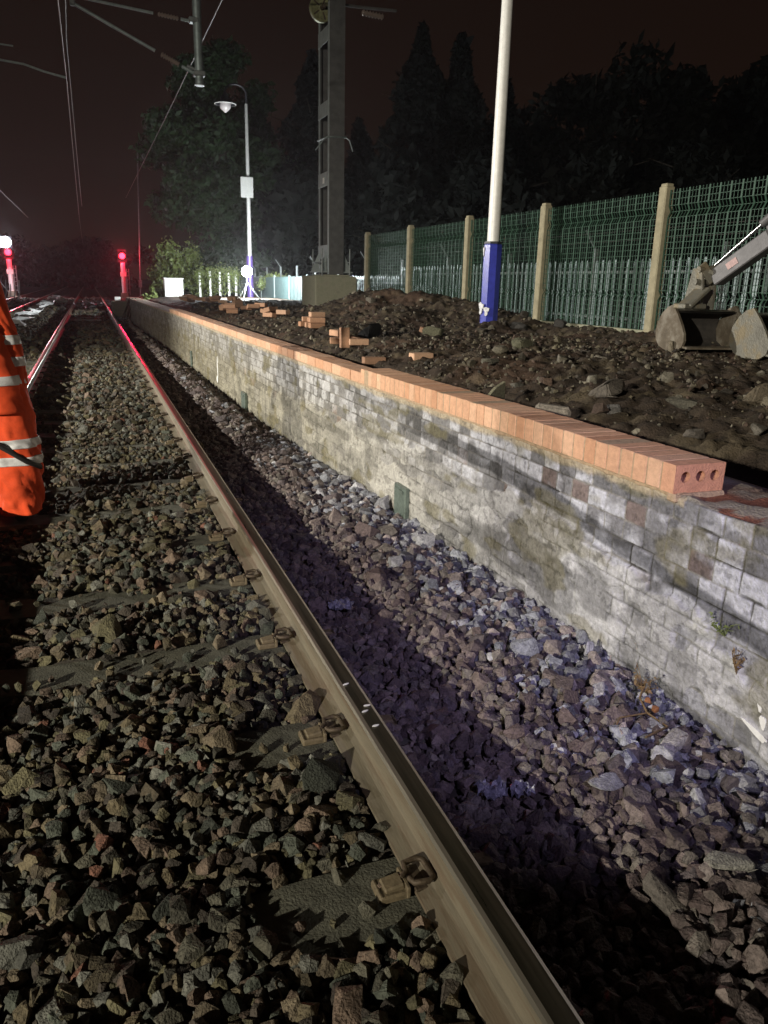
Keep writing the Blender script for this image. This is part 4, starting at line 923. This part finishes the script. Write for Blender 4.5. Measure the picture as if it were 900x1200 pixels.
# ------------------------------------------------------------------ loose things on the platform
tag(rock(3.03, 8.55, .20, 0, 'large lump of black tar beside the scattered orange bricks', sq=(.85, .9, .85), name='tar_lump', cat='lump', mt=M['black']))
rk = [(3.01, 3.98, .155, (.14, .12, .10), 'dark round boulder with a pale chip in the middle of the soil', (1.1, .9, .8)),
 (2.43, 3.62, .0, 0, '', 0),
 (3.66, 3.42, .17, (.19, .155, .11), 'large smooth boulder at the right edge above the trench', (1.2, .9, .75)),
 (3.52, 3.2, .08, (.2, .17, .12), 'small round stone tucked against the large boulder at the right edge', (1, 1, .8)),
 (3.17, 3.5, .13, (.12, .11, .085), 'wide dark boulder left of the large one at the right edge', (1.5, .9, .5)),
 (2.80, 3.62, .085, (.15, .14, .13), 'grey stone standing between the coping and the dark boulder', (1, .9, .9)),
 (2.62, 3.52, .12, (.15, .13, .105), 'long flat dark slab lying near the trench edge', (1.5, .6, .35)),
 (2.50, 3.9, .08, (.13, .12, .11), 'small dark stone beside the pale squared block', (1, 1, .7)),
 (3.55, 4.1, .07, (.2, .18, .14), 'pale pointed stone behind the dark round boulder', (1, .8, .9)),
 (3.15, 4.35, .07, (.27, .25, .2), 'pale chip of stone leaning on the dark round boulder', (.7, .5, 1)),
 (4.15, 7.0, .13, (.13, .125, .08), 'mossy boulder half buried between the tar lump and the blue sleeve', (1.2, .9, .8)),
 (4.0, 8.9, .17, (.12, .115, .07), 'greenish boulder on the near flank of the soil heap', (1.1, .9, .75)),
 (5.2, 6.05, .11, (.27, .23, .17), 'pale leaning flake of stone in front of the digger bucket', (.6, .3, 1.1)),
 (3.4, 6.1, .085, (.17, .15, .11), 'broken stone below the mossy boulder', (1.2, 1, .6)),
 (3.05, 5.6, .09, (.15, .14, .11), 'flat broken stone midway between the tar lump and coping', (1.3, .9, .5)),
 (3.45, 5.2, .08, (.19, .17, .13), 'wedge shaped stone in the middle of the rubble', (1.2, .8, .6)),
 (2.85, 4.8, .07, (.14, .13, .11), 'small dark stone left of the pale squared block', (1, 1, .6)),
 (4.1, 5.6, .08, (.25, .22, .17), 'thin pale flat stone below the third fence post', (1.4, .8, .3)),
 (4.9, 5.6, .06, (.2, .17, .12), 'small stone at the edge of the gravelly patch by the bucket', (1, 1, .7)),
 (2.78, 2.95, .075, (.16, .14, .12), 'brownish stone low down beside the black trench', (1.2, .9, .6)),
 (2.98, 2.75, .06, (.2, .18, .15), 'small pale stone closest to the loose end of the coping', (1, 1, .7)),
 (4.9, 12.4, .14, (.11, .10, .08), 'dark clod on top of the big soil heap', (1.1, 1, .8)),
 (5.6, 9.6, .14, (.06, .055, .05), 'black clod right of the blue pole sleeve', (1.3, 1, .8)),
 (6.0, 9.2, .12, (.06, .055, .05), 'smaller black clod against the fence right of the blue sleeve', (1, 1, .8)),
 (4.9, 9.4, .1, (.13, .11, .08), 'brown clod left of the blue pole sleeve', (1, 1, .7)),
 (4.6, 13.0, .12, (.17, .15, .12), 'pale stone lodged in the left flank of the soil heap', (1, .8, .8))]
for i, a in enumerate(rk):
    if a[2] == 0: continue
    rock(a[0], a[1], a[2]*.92, tuple(c_*.68 for c_ in a[3]), a[4], sq=a[5], group='loose rocks on the platform soil', seed=i)
# squared block and leaning slate
q = MB(); q.box((0, 0, 0), (.10, .20, .09), bev=.018, col=(.26, .23, .19)); o = q.build('stone_block', M['stone']); o.location = (2.46, 3.72, .575); o.rotation_euler = (.08, .05, 1.0); tag(o, 'pale squared stone block lying behind the orange coping', 'stone block')
q = MB(); q.prism([(0, 0, 0), (.24, 0, 0), (.22, .0, .13), (.13, 0, .10)], (0, 0, 0), (0, .02, 0), col=(.22, .21, .14)); o = q.build('slate_piece', M['stone']); o.location = (2.27, 4.22, .55); o.rotation_euler = (.1, .0, .45); tag(o, 'triangular piece of slate sticking up just behind the coping', 'slate')
def brick(x, y, z, rz, label, grp, rx=0, k=1):
    q = MB(); q.box((0, 0, 0), (.102, .215, .066), bev=.006, col=bcolr(k*.85))
    o = q.build('loose_brick', M['brick']); o.location = (x, y, z); o.rotation_euler = (rx, 0, rz); return tag(o, label, 'brick', grp)
# small stack by the plinth
sx, sy = 2.95, 10.7; gz = float(pz(sx+.15, sy+.1))
pos = ['bottom left', 'bottom centre left', 'bottom centre right', 'bottom right', 'top left', 'top centre', 'top right', 'crowning']
for i in range(8):
    lv = 0 if i < 4 else (1 if i < 7 else 2); jx = i if i < 4 else (i-4+.4 if i < 7 else 1.5)
    brick(sx+random.uniform(-.03, .03)+lv*.02, sy+jx*.15-.2, gz+.045+lv*.070, 1.57+random.uniform(-.2, .2), f'orange brick, {pos[i]} one of the small stack in front of the plinth', 'bricks stacked in front of the plinth', 0, .85)
gz2 = float(pz(2.85, 8.3))
for i, (x, y, dz, rz, rx, lb) in enumerate(((2.62, 8.35, .04, 1.3, 0, 'orange brick lying flat left of the black tar lump'), (2.64, 8.5, .115, .2, 0, 'orange brick perched on another left of the black tar lump'),
    (2.82, 8.35, .05, .9, .2, 'orange brick half hidden by the black tar lump'), (2.74, 8.05, .05, 1.5, 0, 'orange brick lying below the black tar lump'), (2.6, 8.1, .09, .0, 1.5, 'orange brick stood on its end left of the tar lump'))):
    brick(x, y, gz2+dz, rz, lb, 'bricks scattered by the tar lump', rx)
brick(2.93, 6.75, float(pz(2.93, 6.75))+.02, 1.7, 'single orange brick alone in the soil right of the tar lump', 'stray bricks')
brick(2.55, 7.0, float(pz(2.55, 7))+.03, 1.5, 'dirty orange brick half sunk in soil below the tar lump', 'stray bricks', 0, .6)
brick(4.1, 9.3, float(pz(4.1, 9.3))+.03, .8, 'dull brick fragment on the slope behind the tar lump', 'stray bricks', .3, .5)
nb = ['nearest the brick stack', 'second from the brick stack', 'third from the brick stack', 'fourth from the brick stack', 'in the middle', 'just past the middle', 'fourth from the cabinet end', 'third from the cabinet end', 'second from the cabinet end', 'nearest the white cabinet']
for i in range(10):
    y = 13.2+i*1.35; x = 3.05-.02*i+random.uniform(-.25, .25)
    q = MB()
    for j in range(4): q.box((x+random.uniform(-.2, .2), y+random.uniform(-.3, .3), float(pz(x, y))+.05+.03*j), (.22, .11, .07), Matrix.Rotation(random.uniform(-1, 1), 3, 'Z') @ Matrix.Rotation(random.uniform(-.4, .4), 3, 'X'), 0, bcolr(.65), .004)
    tag(q.build('brick_rubble', M['brick'], loc=(x, y, float(pz(x, y)))), f'heap of broken orange brick along the platform, {nb[i]}', 'brick rubble', 'heaps of broken brick')

# ------------------------------------------------------------------ small things on the ballast
B = lambda x, y: float(bz(x, y))
rock(1.70, 1.68, .07, (.42, .40, .36), 'long pale chalky stone at the foot of the wall', sq=(1.5, .55, .4), onz=B(1.7, 1.68), rot=(0, 0, .5), name='pale_stone', z=B(1.7, 1.68)+.045)
rock(1.65, 2.02, .048, (.42, .41, .40), 'white wedge of stone lying above the dried weed', sq=(1.3, .6, .5), z=B(1.65, 2.02)+.04, rot=(.2, 0, .9), name='pale_stone')
rock(1.80, 2.3, .045, (.38, .38, .42), 'upright pale stone leaning on the wall foot', sq=(.6, .5, 1.1), z=B(1.8, 2.3)+.055, rot=(0, .2, 0), name='pale_stone')
rock(1.44, 1.18, .055, (.30, .29, .25), 'flat pale stone low at the right of the ballast', sq=(1.4, .7, .5), z=B(1.44, 1.18)+.04, rot=(0, 0, -.3), name='pale_stone')
rock(1.35, 1.55, .05, (.30, .30, .31), 'flat grey stone in the ballast below the dried weed', sq=(1.4, 1, .4), z=B(1.35, 1.55)+.035, rot=(0, 0, .3), name='pale_stone')
def film(x, y, s, label, seed):
    n = 9; V = []; rr_ = np.random.default_rng(seed)
    for i in range(n):
        for j in range(n):
            u, v = i/(n-1)-.5, j/(n-1)-.5; k = 1-.5*abs(u*v)*4*rr_.random(); V.append((x+u*s*k, y+v*s*.8*k, B(x, y)+.045+rr_.uniform(-.014, .02)))
    q = MB(); q.add(V, [(i*n+j, i*n+j+1, (i+1)*n+j+1, (i+1)*n+j) for i in range(n-1) for j in range(n-1)])
    o = q.build('plastic_scrap', M['film'], loc=(x, y, B(x, y)+.04)); mo_ = o.modifiers.new('thick', 'SOLIDIFY'); mo_.thickness = .0015; tag(o, label, 'litter')
film(1.03, 1.65, .09, 'crumpled clear plastic scrap nearest the rail on the dark ballast', 1)
film(1.11, 1.62, .07, 'smaller clear plastic scrap beside the crumpled one', 2)
film(1.0, 3.02, .12, 'crumpled plastic scrap farther up beside the rail shadow', 4)
def weed(x, y, z, h, n, m, label, name='weed', spread=.06, seed=0, droop=0):
    t = thing(name, (x, y, z), label, 'weed'); rr_ = random.Random(seed)
    q = MB(); 
    for i in range(n):
        a = rr_.uniform(0, 6.28); L = h*rr_.uniform(.5, 1); e_ = Vector((x-abs(math.cos(a))*spread*1.2, y+math.sin(a)*spread*1.5, z+L-droop*L*2)); m_ = Vector((x, y, z)).lerp(e_, .5)+Vector((-.01, 0, L*.25))
        q.tube([(x, y, z), m_, e_], [.0014, .0012, .0008], 4)
    q.build('stem', m, t); P = []
    def fn(k):
        P = []
        for i in range(k):
            a = rr_.uniform(0, 6.28); f = rr_.uniform(.3, 1); P.append((x-abs(math.cos(a))*spread*f*1.2, y+math.sin(a)*spread*f*1.4, z+h*f*(1-2*droop)*rr_.uniform(.5, 1)))
        return np.array(P)
    crown('leaf_tuft', t, n*5, fn, .008, m); return t
weed(float(WX(1.73))-.02, 1.73, .19, .07, 9, M['leafp'], 'small green weed growing out of a joint in the wall near the right edge', seed=2, spread=.04)
weed(float(WX(1.65))-.02, 1.66, .09, .10, 9, M['dry'], 'yellow dried weed clinging to the wall below the green weed', seed=3, spread=.018)
weed(1.83, 1.98, -.16, .12, 12, M['dry'], 'brown dried weed standing at the foot of the wall', seed=4, spread=.04)
q = MB(); q.tube([(1.84, 2.0, -.1), (1.76, 1.93, -.12), (1.72, 1.84, -.12), (1.74, 1.76, -.13), (1.62, 1.72, -.12)], .004, 6); q.tube([(1.72, 1.84, -.12), (1.60, 1.83, -.11), (1.54, 1.78, -.125)], .003, 6); tag(q.build('dead_twig', M['dry'], loc=(1.76, 1.9, -.12)), 'thin dead twig trailing from the dried weed over the stones', 'twig')
for i, (x, y, z) in enumerate(((1.775, 1.90, -.115), (1.76, 1.85, -.118))):
    rock(x, y, .017, 0, ['upper rusty curled leaf by the dried weed', 'lower rusty curled leaf by the dried weed'][i], z=z, name='dead_leaf', cat='leaf', mt=mat('rust_leaf', (.24, .10, .04), .8, var=.3, scale=60) if i == 0 else bpy.data.materials['rust_leaf'])

# ------------------------------------------------------------------ worker at the left edge
wk = thing('person', (-.52, 4.92, -.17), 'person in orange hi-vis jacket and trousers leaning to the left beside the left rail', 'person')
def skin_body(name, J, E, m, parent, sub=2):
    me = bpy.data.meshes.new(name); me.from_pydata([Vector(p)-parent.location for p, r in J], E, []); o = bpy.data.objects.new(name, me); C.objects.link(o); o.parent = parent
    sk = o.modifiers.new('skin', 'SKIN'); sd_ = o.modifiers.new('sub', 'SUBSURF'); sd_.levels = sub; sd_.render_levels = sub
    for v, (p, r) in zip(me.skin_vertices[0].data, J): v.radius = r if hasattr(r, '__len__') else (r, r); 
    me.skin_vertices[0].data[0].use_root = True
    dg = bpy.context.evaluated_depsgraph_get(); m2 = bpy.data.meshes.new_from_object(o.evaluated_get(dg)); o.modifiers.clear(); o.data = m2
    m2.materials.clear(); m2.materials.append(m); m2.polygons.foreach_set('use_smooth', [True]*len(m2.polygons)); return o
J = [((-.55, 4.95, .78), (.13, .10)), ((-.60, 4.96, 1.0), (.13, .10)), ((-.68, 4.99, 1.22), (.16, .11)), ((-.73, 5.02, 1.34), .06), ((-.76, 5.05, 1.42), .055), ((-.78, 5.07, 1.53), (.085, .10)), ((-.79, 5.08, 1.62), (.075, .09)),
     ((-.46, 4.93, .70), .10), ((-.42, 4.90, .34), .07), ((-.43, 4.96, -.08), .045), ((-.43, 4.84, -.13), .04),
     ((-.64, 5.0, .70), .10), ((-.63, 5.04, .34), .07), ((-.60, 5.14, -.06), .045), ((-.60, 5.02, -.13), .04),
     ((-.52, 4.98, 1.26), .07), ((-.42, 4.97, .98), .05), ((-.375, 4.93, .72), .038), ((-.365, 4.92, .64), (.03, .045)),
     ((-.86, 5.0, 1.26), .07), ((-.98, 5.1, 1.0), .05), ((-.95, 5.28, .82), .038), ((-.93, 5.34, .78), (.03, .045))]
E_ = [(0, 1), (1, 2), (2, 3), (3, 4), (4, 5), (5, 6), (0, 7), (7, 8), (8, 9), (9, 10), (0, 11), (11, 12), (12, 13), (13, 14), (2, 15), (15, 16), (16, 17), (17, 18), (2, 19), (19, 20), (20, 21), (21, 22)]
J[10] = ((-.43, 5.08, -.125), .04); J[14] = ((-.60, 5.26, -.115), .04)
skin_body('body', J, E_, M['skin'], wk)
for hx_, hy_, hz_, sg_ in ((-.365, 4.92, .60, 1), (-.93, 5.36, .74, -1)):
    for i in range(4):
        L = (.075, .085, .08, .06)[i]; y_ = hy_-.033+.022*i; q = MB(); q.tube([(hx_, y_, hz_+.02), (hx_+.004*sg_, y_, hz_-L*.45), (hx_-.012*sg_, y_+.003, hz_-L*.8), (hx_-.028*sg_, y_+.004, hz_-L)], [.010, .0095, .009, .007], 8); q.build('glove_finger', M['mastd'], wk)
    q = MB(); q.tube([(hx_, hy_-.035, hz_+.03), (hx_-.015*sg_, hy_-.06, hz_-.005), (hx_-.02*sg_, hy_-.066, hz_-.035)], [.012, .011, .008], 8); q.build('glove_thumb', M['mastd'], wk)
def rings(parent, name, m, rg, n=64, wr=.012, seed=0, cap=False, thick=0):
    """rg: list of (cx, cy, cz, rx, ry); cloth loft with soft folds"""
    pts = np.array(rg, float); K = []; 
    for i in range(len(pts)-1):
        for k in range(9): K.append(pts[i]+(pts[i+1]-pts[i])*(k/9)*1.0)
    K.append(pts[-1]); K = np.array(K)
    for _ in range(2): K[1:-1] = (K[:-2]+2*K[1:-1]+K[2:])/4
    th = np.linspace(0, 2*np.pi, n, endpoint=False); V = []
    for k in K:
        g1 = fbm(np.cos(th)*1.4+seed, np.sin(th)*1.4+k[2]*6.5, 3, 200+seed); g2 = fbm(np.cos(th+k[2]*2)*2.2+seed, k[2]*11+np.sin(th)*1.2, 3, 230+seed); f = (g1-.5)*wr*3.2+(1-np.abs(2*g2-1)*3).clip(0, 1)*wr*.9
        V.append(np.stack([k[0]+np.cos(th)*(k[3]+f+thick), k[1]+np.sin(th)*(k[4]+f+thick), np.full(n, k[2])], -1))
    V = np.array(V)-np.array(parent.location); nr = len(K); i, j = np.meshgrid(np.arange(nr-1), np.arange(n), indexing='ij'); a = i*n+j; b = i*n+(j+1) % n
    o = npmesh(name, V.reshape(-1, 3), np.stack([a, b, b+n, a+n], -1).reshape(-1, 4), m, parent=parent)
    s_ = o.modifiers.new('thick', 'SOLIDIFY'); s_.thickness = .004; return o, K
def garment(name, rg, bands, seed, wr=.017):
    o, K = rings(wk, name, M['orange'], rg, wr=wr, seed=seed)
    pts = np.array(rg, float); zs = pts[:, 2]
    for z in bands:
        sl = [np.array([np.interp(zz, zs[::-1], pts[::-1, c]) if zs[0] > zs[-1] else np.interp(zz, zs, pts[:, c]) for c in range(5)]) for zz in (z+.026, z-.026)]
        bo, _ = rings(wk, 'reflective_band', M['band'], sl, wr=wr, seed=seed, thick=.005)
    return o
legR = [(-.485, 4.94, .74, .13, .12), (-.46, 4.93, .55, .14, .125), (-.44, 4.91, .34, .135, .12), (-.435, 4.93, .2, .135, .115), (-.43, 4.95, .0, .122, .115), (-.43, 4.96, -.12, .112, .112)]
legL = [(-.63, 5.0, .74, .14, .14), (-.64, 5.02, .55, .13, .13), (-.63, 5.04, .34, .12, .12), (-.61, 5.09, .2, .115, .115), (-.60, 5.13, .0, .105, .105), (-.60, 5.14, -.11, .10, .10)]
garment('trousers', legR, (.32, .215), 3); garment('trouser_leg', legL, (.32, .215), 4)
jk = [(-.73, 5.02, 1.36, .07, .08), (-.71, 5.01, 1.32, .13, .12), (-.69, 4.99, 1.26, .19, .14), (-.645, 4.97, 1.05, .20, .16), (-.60, 4.96, .85, .21, .17), (-.565, 4.95, .68, .215, .175), (-.55, 4.95, .50, .235, .19)]
garment('jacket', jk, (.98, .68), 6, .020)
sl = [(-.54, 4.99, 1.30, .09, .09), (-.50, 4.98, 1.20, .085, .085), (-.45, 4.975, 1.0, .075, .075), (-.41, 4.95, .85, .068, .066), (-.385, 4.935, .70, .052, .052), (-.375, 4.93, .64, .045, .045)]
garment('sleeve', sl, (.90, .78), 8, .008)
sl2 = [(-.84, 5.0, 1.30, .09, .09), (-.88, 5.02, 1.2, .08, .08), (-.96, 5.08, 1.02, .07, .07), (-.965, 5.2, .9, .06, .06), (-.95, 5.28, .82, .05, .05)]
garment('sleeve', sl2, (1.1,), 9, .008)
q = MB(); q.tube([(-.80, 4.83, .52), (-.66, 4.79, .44), (-.5, 4.775, .33), (-.36, 4.80, .22), (-.30, 4.88, .17)], .016, 6, sx=1.8); q.build('black_strap', M['rubber'], wk)
for bx, by, bz_ in ((-.43, 5.02, -.165), (-.60, 5.2, -.155)):
    q = MB(); vs = []
    for (yy, w, h) in ((-.13, .035, .04), (-.11, .045, .09), (-.04, .048, .13), (.03, .046, .10), (.08, .052, .07), (.13, .048, .05), (.16, .03, .035)):
        vs.append([(bx+w*math.cos(a), by+yy, bz_+max(0, h*(math.sin(a)*.6+.5))) for a in [2*math.pi*i/14 for i in range(14)]])
    fl = [p for r_ in vs for p in r_]; q.add(fl, [(i*14+j, i*14+(j+1) % 14, (i+1)*14+(j+1) % 14, (i+1)*14+j) for i in range(6) for j in range(14)]+[tuple(range(14)), tuple(range(6*14, 7*14))], smooth=True)
    q.build('boot', M['boot'], wk)
q = MB(); q.lathe((-.79, 5.08, 1.60), [(.16, -.0), (.125, .01), (.125, .04), (.11, .09), (.07, .125), (.001, .135)], 24); q.build('helmet', M['helmet'], wk)
q = MB()
for s_ in (-1, 1): q.lathe((-.79+s_*.03, 5.165, 1.55), [(.001, -.01), (.010, 0), (.001, .01)], 8)
q.build('eye', M['white'], wk)
q = MB(); q.tube([(-.79, 5.16, 1.555), (-.79, 5.185, 1.52), (-.79, 5.165, 1.51)], [.008, .014, .008], 8); q.build('nose', M['skin'], wk)
q = MB(); q.beam((-.815, 5.155, 1.48), (-.765, 5.155, 1.48), .012, .008); q.build('mouth', M['decal'], wk)
for s_ in (-1, 1):
    q = MB(); q.lathe((-.79+s_*.088, 5.07, 1.54), [(.001, -.01), (.03, 0), (.001, .01)], 10, axis='X'); q.build('ear', M['skin'], wk)
q = MB(); q.lathe((-.79, 5.06, 1.57), [(.098, -.06), (.102, -.02), (.1, .03)], 20); q.build('hair', M['bark'], wk)

# ------------------------------------------------------------------ damp night air
q = MB(); q.box((10, 50, 7.5), (110, 140, 18)); hz_o = q.build('haze', M['black']); hm = bpy.data.materials.new('haze_air'); hm.use_nodes = True; hn = hm.node_tree; hn.nodes.clear()
ho = hn.nodes.new('ShaderNodeOutputMaterial'); hv = hn.nodes.new('ShaderNodeVolumePrincipled'); hn.links.new(hv.outputs[0], ho.inputs['Volume'])
hv.inputs['Color'].default_value = (.8, .8, .82, 1); hv.inputs['Density'].default_value = .0006; hv.inputs['Anisotropy'].default_value = .72
hz_o.data.materials.clear(); hz_o.data.materials.append(hm); tag(hz_o, 'thin damp night air glowing round the lamps', 'haze', kind='stuff')
